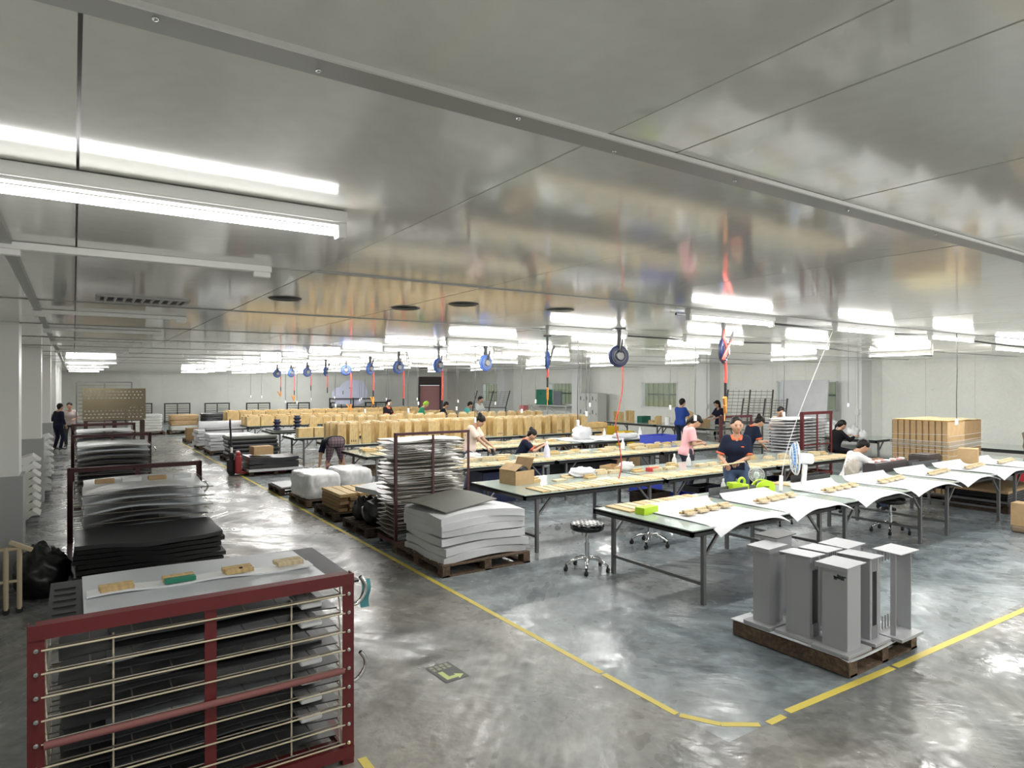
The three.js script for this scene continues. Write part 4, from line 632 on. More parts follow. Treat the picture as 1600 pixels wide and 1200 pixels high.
// ---------------------------------------------------------------- crates and boxes under the tables
function crate(x, u, w, h, d, m, label, y = 0, turn = 0) { const o = thing('plastic_crate', label, 'crate', [x, y, -u], turn), t = 0.012;
  for (const s of [-1, 1]) { mesh('crate_side', [bx(w, h, t, 0, h / 2, s * d / 2), bx(w + 0.02, 0.02, 0.03, 0, h - 0.01, s * d / 2)], m, o); mesh('crate_end', [bx(t, h, d, s * w / 2, h / 2, 0), bx(0.03, 0.02, d, s * w / 2, h - 0.01, 0)], m, o); }
  mesh('crate_floor', bx(w, t, d, 0, t / 2, 0), m, o); return o; }
crate(8.4, 7.5, 0.5, 0.3, 0.35, M.blueCrate, 'blue plastic crate on the floor under the plank row'); crate(7.72, 7.5, 0.5, 0.4, 0.4, M.palletDark, 'dark brown box under the plank row beside the blue crate'); crate(9.2, 7.66, 0.6, 0.35, 0.34, M.black, 'black crate on the floor behind the standing woman');
crate(9.35, 9.2, 0.5, 0.45, 0.4, M.blueCrate, 'blue crate on the floor beside the woman in pink'); crate(11.55, 10.95, 0.75, 0.3, 0.45, M.blueCrate, 'bright blue crate on a stand behind the standing woman', 0.62); single('crate_stand', [bx(0.8, 0.04, 0.5, 0, 0.6, 0), ...[-1, 1].map((s) => bx(0.05, 0.6, 0.45, s * 0.35, 0.3, 0))], M.steel, 'steel stand under the bright blue crate', 'stand', [11.55, 0, -10.95]);
crate(9.2, 7.15, 0.6, 0.4, 0.4, M.navy, 'navy crate under the plank row near the white fan'); crate(10.52, 7.2, 0.7, 0.42, 0.4, M.navy, 'large navy crate under the plank row by the bag'); crate(11.4, 7.2, 0.9, 0.45, 0.5, M.cardDark, 'wide brown carton under the end of the plank row');
crate(6.35, 10.1, 0.7, 0.55, 0.5, M.blueDark, 'dark blue bin under the third row'); crate(7.2, 10.1, 0.4, 0.55, 0.5, M.blueDark, 'narrow dark blue bin under the third row'); crate(11.4, 12.5, 1.6, 0.3, 0.6, M.card, 'long carton under the white cloth table'); crate(5.9, 14.9, 1.2, 0.14, 0.8, M.pallet, 'wooden tray on the floor under the front box row');
crate(8.4, 9.95, 1.3, 0.4, 0.5, M.black, 'long black bin under the third row', 0.2); single('bin_stand', [bx(1.3, 0.2, 0.5, 0, 0.1, 0)], M.steelDark, 'low dark stand under the long black bin', 'stand', [8.4, 0, -9.95]);

// ---------------------------------------------------------------- pallet of grey pedestals
mesh('side_board', bx(0.02, 0.11, 1.0, -0.505, 0.065, 0), M.pallet, pallet(1.0, 1.0, 0.13, [5.16, 0, -3.05], 'low wooden pallet carrying the grey metal pedestals', M.pallet, 0, 6));
single('cover_sheet', slab(1.0, 1.02, 0.006, 20, 14, (a, b) => 0.006 + 0.008 * Math.sin(a * 6) * Math.sin(b * 5) - (b > 0.94 ? (b - 0.94) * 0.25 : 0)), M.filmWhite, 'white film spread over the pallet below the grey pedestals', 'film', [5.14, 0.13, -3.06]);
function pedestal(x, u, turn, label, wide = 0.2, deep = 0.16, top = M.pedestal, H = 0.62, open = false, body = M.pedestal) {
  const o = thing('metal_pedestal', label, 'pedestal', [x, 0.14, -u], turn), t = 0.006;
  mesh('foot_plate', rb(wide + 0.1, 0.026, deep + 0.14, 0.003, 0, 0.013, 0), M.pedestal, o);
  if (!open) mesh('front_panel', bx(wide, H, t, 0, H / 2 + 0.026, deep / 2), body, o);
  mesh('side_panel', [bx(t, H, deep * (open ? 0.3 : 1), -wide / 2, H / 2 + 0.026, open ? deep * 0.35 : 0)], body, o); mesh('side_panel', [bx(t, H, deep, wide / 2, H / 2 + 0.026, 0)], body, o);
  if (open) mesh('post', bx(0.03, H, 0.012, -wide / 2 + 0.012, H / 2 + 0.026, -deep / 2), body, o); else mesh('back_lip', [bx(0.03, H, t, -wide / 2 + 0.015, H / 2 + 0.026, -deep / 2), bx(0.03, H, t, wide / 2 - 0.015, H / 2 + 0.026, -deep / 2)], body, o);
  for (let k = 0; k < 5; k++) { const q = -deep / 2 + 0.02 + k * (deep - 0.03) / 4; const z = open ? -deep / 2 : -deep / 2 - 0.002; const xx = -wide / 2 + 0.03 + k * (wide - 0.06) / 4; mesh('comb_tooth', bx(0.008, 0.1, 0.012, xx, 0.026 + H - 0.05, z), body, o); mesh('comb_tooth', bx(0.008, 0.1, 0.012, xx, 0.076, z), body, o); }
  mesh('top_plate', rb(wide + 0.06, 0.008, deep + 0.08, 0.002, 0, H + 0.031, 0.01, 0.03), top, o);
  if (!open) mesh('top_lip', bx(wide + 0.06, 0.03, 0.006, 0, H + 0.012, deep / 2 + 0.045), body, o);
  return o;
}
const PT = -Math.PI / 2;
pedestal(4.80, 3.32, PT, 'grey pedestal at the corner of the pallet beside the front table', 0.15, 0.18);
pedestal(4.79, 3.0, Math.PI, 'second grey pedestal along the walkway side of the pallet, slots showing', 0.14, 0.2);
{ const o = pedestal(4.79, 2.69, PT, 'grey pedestal with peeling paint at the front corner of the pallet', 0.19, 0.18);
  mesh('paint_flake', Array.from({ length: 9 }, (_, k) => bx(0.012 + 0.012 * (k % 3), 0.01 + 0.014 * (k % 2), 0.001, 0.0 + k * 0.009, 0.56 + 0.012 * Math.sin(k * 5), 0.0938)), mat(0.05, 0.06, 0.06, 0.6), o); }
pedestal(5.13, 2.72, Math.PI, 'grey pedestal with slots behind the peeling one', 0.13, 0.2);
pedestal(5.44, 2.62, 0, 'open grey pedestal with a bare post at the end of the pallet', 0.24, 0.14, M.pedestal, 0.64, true);
pedestal(5.06, 3.42, PT, 'pedestal with a dusty dark top at the back of the pallet', 0.16, 0.2, M.steelDark, 0.66, false);
pedestal(5.13, 3.05, Math.PI, 'hemmed-in grey pedestal in the middle of the pallet', 0.17, 0.18, M.pedestal, 0.6, false);
pedestal(5.45, 3.05, PT, 'wide grey pedestal at the back towards the windows', 0.2, 0.2, M.pedestal, 0.6);

// ---------------------------------------------------------------- foam stack on a pallet
pallet(1.18, 1.36, 0.13, [3.94, 0, -7.03], 'brown wooden pallet under the white foam stack', M.pallet, 0, 8);
for (let k = 0; k < 6; k++) single('foam_bale', slab(1.12, 1.0, 0.082, 18, 8, (a, b) => 0.085 + 0.035 * Math.sin(a * Math.PI) - 0.012 * Math.cos(b * 6 + k) - 0.02 * Math.pow(Math.abs(a - 0.5) * 2, 6) * Math.sin(k + 2), (a, b) => [0.025 * Math.sin(k * 2.3) * (b - 0.3) + 0.02 * Math.sin(b * 7 + k), 0.02 * Math.sin(a * 6 + k * 1.7)]), M.foam, `white foam bale on the walkway pallet, ${ORD[5 - k]} from the top`, 'foam bale', [3.95, 0.13 + k * 0.086, -6.92]);
single('grey_board', slab(0.8, 0.85, 0.012, 8, 8, (a, b) => 0.02 + 0.06 * a + 0.02 * Math.sin(b * 4)), mat(0.12, 0.12, 0.1, 0.55), 'dusty dark board lying on top of the white foam stack', 'board', [3.78, 0.68, -7.0], 0.2);

// ---------------------------------------------------------------- loads along the tape line, going away
pallet(1.2, 1.0, 0.13, [3.95, 0, -9.05], 'pallet half hidden under black bags', M.palletDark);
[[3.62, 8.78, 0.24, 0.3], [4.12, 8.82, 0.24, 0.33], [3.62, 9.28, 0.22, 0.24], [4.15, 9.3, 0.24, 0.28]].forEach(([x, u, s, h], k) => single('bin_bag', crumple(s, h, s * 0.9, 31 + k * 5), M.bagBlack, ['shiny black bag at the walkway side of the pallet', 'big shiny black bag against the tall rack', 'black bag next to the brown strips', 'black bag at the back of the pile'][k], 'black bag', [x, 0.13, -u]));
single('foam_pad', slab(0.85, 0.7, 0.07, 8, 6, (a, b) => 0.07 + 0.03 * Math.sin(a * 3)), M.foam, 'white padded sheet lying on the black bags', 'foam sheet', [4.0, 0.52, -9.2], 0.2);
pallet(1.2, 1.0, 0.13, [3.92, 0, -10.35], 'dark pallet under the brown strip bundles', M.palletDark);
for (let k = 0; k < 6; k++) { const o = thing('strip_bundle', `bundle of brown wooden strips on the pallet, ${ORD[k]} from the walkway`, 'strip bundle', [3.5 + k * 0.16, 0.13, -10.35]); for (let q = 0; q < 5; q++) mesh('strip', rb(0.14, 0.05, 0.88 + rr(-0.04, 0.04), 0.004, rr(-0.006, 0.006), 0.03 + q * 0.056, rr(-0.03, 0.03)), q > 3 ? M.wood : M.cardDark, o); }
pallet(1.3, 1.1, 0.13, [3.95, 0, -11.75], 'pallet under the two white wrapped bales', M.pallet);
pallet(1.2, 0.9, 0.13, [3.85, 0, -13.2], 'dark pallet with a white sheet behind the wrapped bales', M.palletDark);
single('white_sheet', slab(1.1, 0.8, 0.02, 8, 6, (a, b) => 0.02 + 0.01 * Math.sin(a * 5)), M.foam, 'white sheet on the dark pallet behind the wrapped bales', 'sheet', [3.85, 0.13, -13.2]);
function bale(w, h, d, k) { const g = new THREE.BoxGeometry(w, h, d, 26, 14, 26), p = g.attributes.position; for (let i = 0; i < p.count; i++) { let x = p.getX(i) / w * 2, y = p.getY(i) / h * 2, z = p.getZ(i) / d * 2; const r = Math.pow(Math.pow(Math.abs(x), 8) + Math.pow(Math.abs(y), 8) + Math.pow(Math.abs(z), 8), 1 / 8) || 1, m = Math.max(Math.abs(x), Math.abs(y), Math.abs(z)) / r, n = 1 + 0.045 * N.noise(x * 2.2 + k, y * 2.2, z * 2.2) + 0.035 * N.noise(x * 7, y * 7 + k, z * 7) + 0.02 * Math.abs(N.noise(x * 16, y * 5 + k, z * 16)); p.setXYZ(i, x * m * n * w / 2, y * m * n * h / 2 + h / 2, z * m * n * d / 2); } const q = toCreasedNormals(g, 1.2); return q; }
single('wrapped_bale', bale(0.62, 0.44, 1.0, 3), M.foamFilm, 'white film-wrapped bale by the walkway, in front of the bending person', 'bale', [3.6, 0.13, -11.7], 0.04);
single('wrapped_bale', bale(0.6, 0.46, 0.95, 9), M.foamFilm, 'white film-wrapped bale beside the table leg, in front of the bending person', 'bale', [4.26, 0.13, -11.75], -0.05);
// pallet jack with its load
pallet(1.2, 0.9, 0.1, [3.95, 0, -16.25], 'low pallet with white edge on the red pallet jack', M.palletDark);
single('white_board', bx(1.25, 0.05, 0.95, 0, 0.025, 0), M.foam, 'white board between the pallet jack load and its pallet', 'board', [3.96, 0.1, -16.25]);
for (let k = 0; k < 3; k++) single('black_sheet', slab(1.12, 0.85, 0.08, 10, 5, (a, b) => 0.08 + 0.02 * Math.sin(a * 4 + k)), M.darkSheet, `black sheet bundle on the pallet jack, ${ORD[k]} from below`, 'sheet', [3.93, 0.15 + k * 0.09, -16.3]);
single('carton', [bx(0.46, 0.2, 0.34, 0, 0.1, 0), bx(0.02, 0.002, 0.34, 0, 0.201, 0)], M.card, 'flat brown carton on the black sheets of the pallet jack', 'carton', [3.75, 0.44, -16.4], 0.1);
{ const o = thing('pallet_jack', 'red hand pallet jack with its handle upright', 'pallet jack', [3.18, 0, -16.3], Math.PI / 2 - 0.15);
  mesh('chassis', [rb(0.5, 0.42, 0.14, 0.04, 0, 0.26, 0.02), rb(0.46, 0.1, 0.1, 0.03, 0, 0.5, 0.02)], mat(0.32, 0.03, 0.03, 0.45), o); mesh('plate', bx(0.16, 0.16, 0.006, 0.05, 0.4, -0.055), M.white, o);
  mesh('fork', bx(0.14, 0.05, 1.0, -0.19, 0.075, 0.55), mat(0.3, 0.03, 0.03, 0.5), o); mesh('fork', bx(0.14, 0.05, 1.0, 0.19, 0.075, 0.55), mat(0.3, 0.03, 0.03, 0.5), o);
  for (const s of [-1, 1]) mesh('wheel', cy(0.09, 0.09, 0.05, s * 0.07, 0.09, -0.12, 18, 0, 0, Math.PI / 2), M.black, o);
  mesh('pump', [rb(0.2, 0.3, 0.2, 0.03, 0, 0.22, -0.12), cy(0.04, 0.05, 0.2, 0, 0.42, -0.12)], M.black, o);
  const hd = mesh('handle_shaft', rod([0, 0.5, -0.12], [0, 1.05, -0.14], 0.022, 10), M.black, o); mesh('grip', [tb([[-0.0, 1.03, -0.14], [-0.11, 1.13, -0.15], [-0.12, 1.25, -0.15], [0, 1.3, -0.15], [0.12, 1.25, -0.15], [0.11, 1.13, -0.15], [0, 1.03, -0.14]], 0.018, 30, 8)], M.black, hd); mesh('sleeve', cy(0.028, 0.028, 0.14, 0, 0.58, -0.122, 12), M.white, o); }
// rolls and stacks beyond
pallet(1.3, 1.0, 0.13, [4.1, 0, -19.6], 'pallet under the dark rolled sheets', M.palletDark);
for (let k = 0; k < 5; k++) single('dark_roll', rb(1.35, 0.11, 0.8, 0.05, 0, 0.055, 0), k === 4 ? mat(0.12, 0.13, 0.11, 0.4) : M.darkSheet, `dark sheet bundle behind the pallet jack, ${ORD[4 - k]} from the top`, 'sheet bundle', [4.2 + rr(-0.03, 0.03), 0.13 + k * 0.112, -19.6]);
pallet(1.4, 1.2, 0.13, [4.05, 0, -21.6], 'pallet under the white rolls behind the jack', M.pallet); pallet(1.4, 1.2, 0.13, [4.05, 0, -23.6], 'pallet under the second lot of white rolls', M.pallet); pallet(1.3, 1.2, 0.13, [4.0, 0, -26.4], 'pallet of mixed cartons further along the tape', M.pallet);
for (let k = 0; k < 5; k++) single('white_pack', slab(1.3, 1.0, 0.09, 8, 5, (a, b) => 0.09 + 0.015 * Math.sin(a * 4 + k * 2)), M.foam, `white foam pack behind the pallet jack, ${ORD[4 - k]} from the top`, 'foam pack', [4.0 + rr(-0.04, 0.04), 0.13 + k * 0.095, -21.6]);
for (let k = 0; k < 5; k++) single('white_pack', slab(1.35, 1.0, 0.09, 8, 5, (a, b) => 0.09 + 0.015 * Math.sin(a * 4 + k * 2)), M.foam, `white foam pack of the second white stack, ${ORD[4 - k]} from the top`, 'foam pack', [4.0 + rr(-0.04, 0.04), 0.13 + k * 0.095, -23.6]);
single('tube_roll', cy(0.05, 0.05, 1.7, 0, 0, 0, 14, 0, 0, Math.PI / 2), M.steel, 'grey tube lying over the white foam packs', 'tube', [4.3, 0.68, -22.6], 0.1);
single('white_roll', cy(0.13, 0.13, 1.5, 0, 0, 0, 16, 0, 0, Math.PI / 2), M.foam, 'white roll on top of the second white stack', 'roll', [4.2, 0.75, -23.9]);
[[3.6, 26.3, 0.4, M.cardDark], [4.1, 26.5, 0.35, M.card], [3.8, 26.8, 0.3, M.cardDark]].forEach(([x, u, h, m], k) => single('carton', bx(0.42, h, 0.4, 0, h / 2, 0), m, ['dark brown carton', 'pale brown carton', 'small carton'][k] + ' on the mixed pallet further along the tape', 'carton', [x, 0.13, -u], 0.1 * k));
pallet(1.4, 1.2, 0.13, [2.5, 0, -31.5], 'pallet under silvery bales far along the walkway', M.pallet); pallet(1.6, 1.2, 0.13, [5.4, 0, -31.0], 'pallet under black bales far along the walkway', M.palletDark); pallet(1.2, 1.2, 0.13, [3.95, 0, -31.4], 'pallet under a tan bale far along the walkway', M.pallet);
for (let k = 0; k < 6; k++) single('silver_bale', bale(1.2, 0.13, 1.0, k), M.locker, `silvery flat bale far along the walkway, ${ORD[5 - k]} from the top`, 'bale', [2.5, 0.13 + k * 0.12, -31.5]);
for (let k = 0; k < 6; k++) single('black_bale', bale(1.6, 0.13, 1.0, k + 7), M.darkSheet, `black flat bale far along the walkway, ${ORD[5 - k]} from the top`, 'bale', [5.4, 0.13 + k * 0.12, -31.0]);
for (let k = 0; k < 3; k++) single('tan_bale', bale(1.1, 0.24, 1.0, k + 17), k ? M.card : M.locker, `tan bale far along the walkway, ${ORD[2 - k]} from the top`, 'bale', [3.95, 0.13 + k * 0.22, -31.4]);

// ---------------------------------------------------------------- wrapped cartons by the windowed side
{
  pallet(1.5, 1.1, 0.12, [13.75, 0, -5.85], 'pallet under the wrapped carton block', M.palletDark);
  const X0 = 13.05, U0 = 5.36;
  for (let r = 0; r < 3; r++) for (let c = 0; c < 9; c++) { const o = thing('carton', `narrow brown carton in the ${['bottom', 'middle', 'top'][r]} layer of the wrapped block, ${ORD[c]} from the front`, 'carton', [X0 + 0.35, 0.12 + r * 0.445, -U0 - 0.05 - c * 0.108]); mesh('carton_box', rb(0.7, 0.44, 0.082, 0.003, 0, 0.22, 0), M.card, o); mesh('carton_flap', bx(0.69, 0.43, 0.02, 0.008, 0.22, -0.05), M.cardDark, o); }
  for (let r = 0; r < 3; r++) for (let c = 0; c < 2; c++) single('carton', rb(0.7, 0.44, 0.48, 0.004, 0, 0.22, 0), M.cardDark, `wide brown carton in the ${['bottom', 'middle', 'top'][r]} layer at the back of the wrapped block, ${c ? 'far' : 'near'} one`, 'carton', [X0 + 1.06, 0.12 + r * 0.445, -U0 - 0.25 - c * 0.49]);
  const o = thing('stretch_wrap', 'clear stretch film wound around the brown cartons', 'stretch film', [X0 + 0.71, 0.12, -U0 - 0.49]);
  const fm = pmat(0.95, 0.95, 0.93, 0.12, { transmission: 0.93, thickness: 0 });
  for (const y of [0.44, 0.9]) mesh('film_band', [bx(1.44, 0.12, 0.004, 0, y, 0.505), bx(0.004, 0.12, 1.01, -0.722, y, 0), bx(0.004, 0.12, 1.01, 0.722, y, 0), bx(1.44, 0.12, 0.004, 0, y, -0.505)], fm, o);
  for (let k = 0; k < 9; k++) { const y = 0.35 + k * 0.09 + rr(-0.03, 0.03); mesh('film_ridge', [rod([-0.724, y, -0.5], [-0.724, y + rr(-0.05, 0.05), 0.5], 0.004, 5), rod([-0.72, y, 0.507], [0.72, y + 0.03, 0.507], 0.003, 5)], M.filmWhite, o); }
  mesh('film_top', slab(1.44, 1.0, 0.004, 16, 12, (a, b) => 1.345 + 0.012 * Math.sin(a * 15) * Math.sin(b * 13)), pmat(0.85, 0.75, 0.4, 0.15, { transmission: 0.5, thickness: 0 }), o);
}
single('low_platform', [bx(1.7, 0.05, 0.08, 0, 0.1, 0.45), bx(1.7, 0.05, 0.08, 0, 0.1, -0.45), ...[-0.78, 0, 0.78].map((s) => bx(0.1, 0.09, 0.96, s, 0.045, 0)), bx(1.7, 0.02, 0.96, 0, 0.125, 0)], M.palletDark, 'long dark platform under the curved brown boards', 'platform', [13.5, 0, -4.8]);
for (let k = 0; k < 5; k++) single('board', slab(1.62, 0.92, 0.04, 14, 5, (a, b) => 0.04 + 0.12 * (Math.pow(Math.abs(a - 0.5) * 2, 2) * 0.0 + Math.sin(a * Math.PI) * 0.2)), k === 4 ? M.card : M.blackGloss, k === 4 ? 'curved brown board on top of the pile under the draped row end' : `curved black board in the pile under the draped row end, ${ORD[4 - k]} from the top`, 'board', [13.49 + 0.01 * k, 0.135 + k * 0.045, -4.8], 0.0);
single('carton', bx(0.25, 0.32, 0.4, 0, 0.16, 0), M.card, 'brown carton stood on a bag at the frame edge', 'carton', [11.35, 0.1, -3.6]); single('brown_sack', rb(0.3, 0.1, 0.4, 0.04, 0, 0.05, 0), M.brownBag, 'brown sack under the carton at the frame edge', 'sack', [11.35, 0, -3.6]);
// things on the tables by the wall
[[16.6, 9.0, 0.22], [16.7, 9.6, 0.3], [16.6, 8.75, 0.16]].forEach(([x, u, s], k) => single('plastic_bag', crumple(s * 0.7, s, s * 0.6, 70 + k * 4), M.foamFilm, ['white plastic bag by the column', 'bigger white plastic bag by the column', 'small white bag at the table corner by the column'][k], 'plastic bag', [x, TH, -u]));
single('white_cloth', crumple(0.4, 0.08, 0.35, 91), M.foam, 'white cloth on the table beyond the wrapped cartons', 'cloth', [16.7, TH, -6.9]); single('brown_bag', crumple(0.16, 0.4, 0.2, 95), M.brownBag, 'brown bag on the table at the frame edge by the wall', 'bag', [16.6, TH, -5.2]);
single('red_bin', [rb(0.3, 0.4, 0.3, 0.02, 0, 0.2, 0)], mat(0.35, 0.02, 0.03, 0.45), 'dark red bin beneath the wall table at the frame edge', 'bin', [15.9, 0, -5.1]);

// ---------------------------------------------------------------- dim side: bracket stands, bin bag
function bracketStand(x, u, h, n, label) {
  const o = thing('bracket_stand', label, 'stand', [x, 0, -u]);
  mesh('post', [bx(0.035, h, 0.035, -0.1, h / 2, 0), bx(0.035, h, 0.035, -0.1, h / 2, -0.5), bx(0.3, 0.03, 0.04, 0, 0.03, 0), bx(0.3, 0.03, 0.04, 0, 0.03, -0.5), bx(0.03, 0.03, 0.5, -0.1, 0.1, -0.25)], M.steel, o);
  const s = new THREE.Shape(); s.moveTo(-0.06, 0); s.lineTo(0.1, 0.05); s.lineTo(0.2, -0.035); s.quadraticCurveTo(0.1, -0.01, 0.06, -0.07); s.quadraticCurveTo(0.0, -0.12, -0.06, -0.06); s.lineTo(-0.06, 0);
  for (let k = 0; k < n; k++) mesh('bracket', new THREE.ExtrudeGeometry(s, { depth: 0.5, bevelEnabled: true, bevelSize: 0.004, bevelThickness: 0.004, bevelSegments: 1 }).translate(-0.03, 0.16 + k * (h - 0.2) / (n - 1), -0.5), k > n - 3 ? M.whiteGloss : M.locker, o);
  return o;
}
bracketStand(-0.6, 12.3, 1.03, 8, 'stand of stacked white curved brackets along the dim wall'); bracketStand(-0.53, 15.1, 0.98, 7, 'second stand of white curved brackets, past the first'); bracketStand(-0.55, 17.8, 1.0, 7, 'third stand of white curved brackets near the column'); bracketStand(-0.78, 7.5, 1.05, 7, 'stand of white brackets at the frame edge beside the column');
{ const o = thing('tube_trolley', 'cream tube trolley frame beside the black bin bag', 'trolley', [-0.46, 0, -7.6]); for (const x of [-0.06, 0.04]) mesh('tube', cy(0.022, 0.022, 0.58, x, 0.33, 0.0, 10), mat(0.45, 0.38, 0.26, 0.5), o); mesh('rail', [rod([-0.2, 0.6, 0], [0.06, 0.6, 0], 0.02, 8), rod([-0.2, 0.3, 0], [0.06, 0.3, 0], 0.015, 8), rb(0.2, 0.04, 0.05, 0.01, 0.05, 0.62, 0, 0, 0, -0.5)], mat(0.45, 0.38, 0.26, 0.5), o); mesh('caster', [cy(0.03, 0.03, 0.03, -0.06, 0.03, 0, 12, Math.PI / 2), cy(0.03, 0.03, 0.03, 0.04, 0.03, 0, 12, Math.PI / 2)], M.black, o); }
single('bin_bag', (() => { const g = new THREE.SphereGeometry(1, 40, 28), p = g.attributes.position; for (let i = 0; i < p.count; i++) { const x = p.getX(i), y = p.getY(i), z = p.getZ(i), n = 1 + 0.14 * N.noise(x * 1.7 + 4, y * 1.7, z * 1.7) + 0.1 * Math.abs(N.noise(x * 4, y * 4 + 9, z * 4)) + 0.04 * N.noise(x * 11, y * 6, z * 11); p.setXYZ(i, x * 0.23 * n, Math.max(0, y * 0.27 + 0.21) * n + (y > 0.93 ? 0.03 : 0), z * 0.23 * n); } g.computeVertexNormals(); return g; })(), M.bagBlack, 'full black bin bag on the floor of the dim aisle', 'bin bag', [-0.27, 0, -8.1]);

// ---------------------------------------------------------------- people: a distance field of tapered capsules, meshed by surface nets
function fieldMesh(prims, cell, colour, cut) {
  const lo = [1e9, 1e9, 1e9], hi = [-1e9, -1e9, -1e9];
  for (const p of prims) if (!p.neg) for (let k = 0; k < 3; k++) { lo[k] = Math.min(lo[k], p.a[k] - p.ra, p.b[k] - p.rb); hi[k] = Math.max(hi[k], p.a[k] + p.ra, p.b[k] + p.rb); }
  const pad = cell * 2.5, n = [0, 1, 2].map((k) => { lo[k] -= pad; hi[k] += pad; return Math.ceil((hi[k] - lo[k]) / cell) + 1; });
  const P = prims.map((p) => { const d = [p.b[0] - p.a[0], p.b[1] - p.a[1], p.b[2] - p.a[2]], L = d[0] * d[0] + d[1] * d[1] + d[2] * d[2]; return { ...p, d, L: L || 1e-9, k: p.k ?? 0.03 }; });
  const f = (x, y, z) => {
    let v = 1e3;
    for (const p of P) {
      const ax = x - p.a[0], ay = y - p.a[1], az = z - p.a[2]; let t = (ax * p.d[0] + ay * p.d[1] + az * p.d[2]) / p.L; t = t < 0 ? 0 : t > 1 ? 1 : t;
      const qx = ax - t * p.d[0], qy = ay - t * p.d[1], qz = (az - t * p.d[2]) / (p.sz ?? 1), e = Math.sqrt(qx * qx + qy * qy + qz * qz) - (p.ra + (p.rb - p.ra) * t);
      if (p.neg) { v = Math.max(v, -e); continue; }
      if (e > v + p.k) continue;
      const h = Math.max(p.k - Math.abs(v - e), 0) / p.k; v = Math.min(v, e) - h * h * p.k * 0.25;
    }
    return cut ? Math.max(v, cut(x, y, z)) : v;
  };
  const [nx, ny, nz] = n, F = new Float32Array(nx * ny * nz), at = (i, j, k) => (k * ny + j) * nx + i;
  for (let k = 0; k < nz; k++) for (let j = 0; j < ny; j++) for (let i = 0; i < nx; i++) F[at(i, j, k)] = f(lo[0] + i * cell, lo[1] + j * cell, lo[2] + k * cell);
  const vid = new Int32Array(nx * ny * nz).fill(-1), pos = [], idx = [], C = [[0, 0, 0], [1, 0, 0], [0, 1, 0], [1, 1, 0], [0, 0, 1], [1, 0, 1], [0, 1, 1], [1, 1, 1]], E = [[0, 1], [2, 3], [4, 5], [6, 7], [0, 2], [1, 3], [4, 6], [5, 7], [0, 4], [1, 5], [2, 6], [3, 7]];
  for (let k = 0; k < nz - 1; k++) for (let j = 0; j < ny - 1; j++) for (let i = 0; i < nx - 1; i++) {
    const v = C.map((c) => F[at(i + c[0], j + c[1], k + c[2])]); let s = 0; for (const q of v) if (q < 0) s++; if (s === 0 || s === 8) continue;
    let x = 0, y = 0, z = 0, m = 0; for (const [a, b] of E) if ((v[a] < 0) !== (v[b] < 0)) { const t = v[a] / (v[a] - v[b]); x += C[a][0] + t * (C[b][0] - C[a][0]); y += C[a][1] + t * (C[b][1] - C[a][1]); z += C[a][2] + t * (C[b][2] - C[a][2]); m++; }
    vid[at(i, j, k)] = pos.length / 3; pos.push(lo[0] + (i + x / m) * cell, lo[1] + (j + y / m) * cell, lo[2] + (k + z / m) * cell);
  }
  for (let k = 1; k < nz - 1; k++) for (let j = 1; j < ny - 1; j++) for (let i = 1; i < nx - 1; i++) {
    const s = F[at(i, j, k)] < 0, q = (a, b, c, d, fl) => { if (a < 0 || b < 0 || c < 0 || d < 0) return; fl ? idx.push(a, b, c, a, c, d) : idx.push(a, c, b, a, d, c); };
    if (s !== F[at(i + 1, j, k)] < 0) q(vid[at(i, j - 1, k - 1)], vid[at(i, j, k - 1)], vid[at(i, j, k)], vid[at(i, j - 1, k)], s);
    if (s !== F[at(i, j + 1, k)] < 0) q(vid[at(i - 1, j, k - 1)], vid[at(i - 1, j, k)], vid[at(i, j, k)], vid[at(i, j, k - 1)], s);
    if (s !== F[at(i, j, k + 1)] < 0) q(vid[at(i - 1, j - 1, k)], vid[at(i, j - 1, k)], vid[at(i, j, k)], vid[at(i - 1, j, k)], s);
  }
  const g = new THREE.BufferGeometry(); g.setAttribute('position', new THREE.Float32BufferAttribute(pos, 3)); g.setIndex(idx); g.computeVertexNormals();
  if (colour) { const c = []; for (let i = 0; i < pos.length; i += 3) c.push(...colour(pos[i], pos[i + 1], pos[i + 2])); g.setAttribute('color', new THREE.Float32BufferAttribute(c, 3)); }
  return g.toNonIndexed();
}
const vadd = (a, b, s = 1) => [a[0] + b[0] * s, a[1] + b[1] * s, a[2] + b[2] * s], vsub = (a, b) => vadd(a, b, -1), vlen = (a) => Math.hypot(...a), vnorm = (a) => { const l = vlen(a) || 1; return [a[0] / l, a[1] / l, a[2] / l]; }, vcross = (a, b) => [a[1] * b[2] - a[2] * b[1], a[2] * b[0] - a[0] * b[2], a[0] * b[1] - a[1] * b[0]], vlerp = (a, b, t) => vadd(a, vsub(b, a), t), vdot = (a, b) => a[0] * b[0] + a[1] * b[1] + a[2] * b[2];
function ik(S, T, l1, l2, pole) { let d = vsub(T, S), L = Math.min(vlen(d), (l1 + l2) * 0.995); const n = vnorm(d), a = (l1 * l1 - l2 * l2 + L * L) / (2 * L), h = Math.sqrt(Math.max(0, l1 * l1 - a * a)); let q = vadd(pole, n, -vdot(pole, n)); q = vnorm(q); return [vadd(vadd(S, n, a), q, h), vadd(S, n, L)]; }
const skinM = new THREE.MeshStandardMaterial({ vertexColors: true, roughness: 0.55 }), hairM = pmat(0.01, 0.008, 0.007, 0.5, { specularIntensity: 0.5 });
const clothMats = {};
const cloth = (c) => Array.isArray(c) ? (clothMats[c] ??= pmat(...c, 0.9, { specularIntensity: 0.35 })) : c;
const denim = new THREE.MeshStandardMaterial({ map: denimTex, roughness: 0.85 }), plaidM = new THREE.MeshStandardMaterial({ map: plaid, roughness: 0.85 });
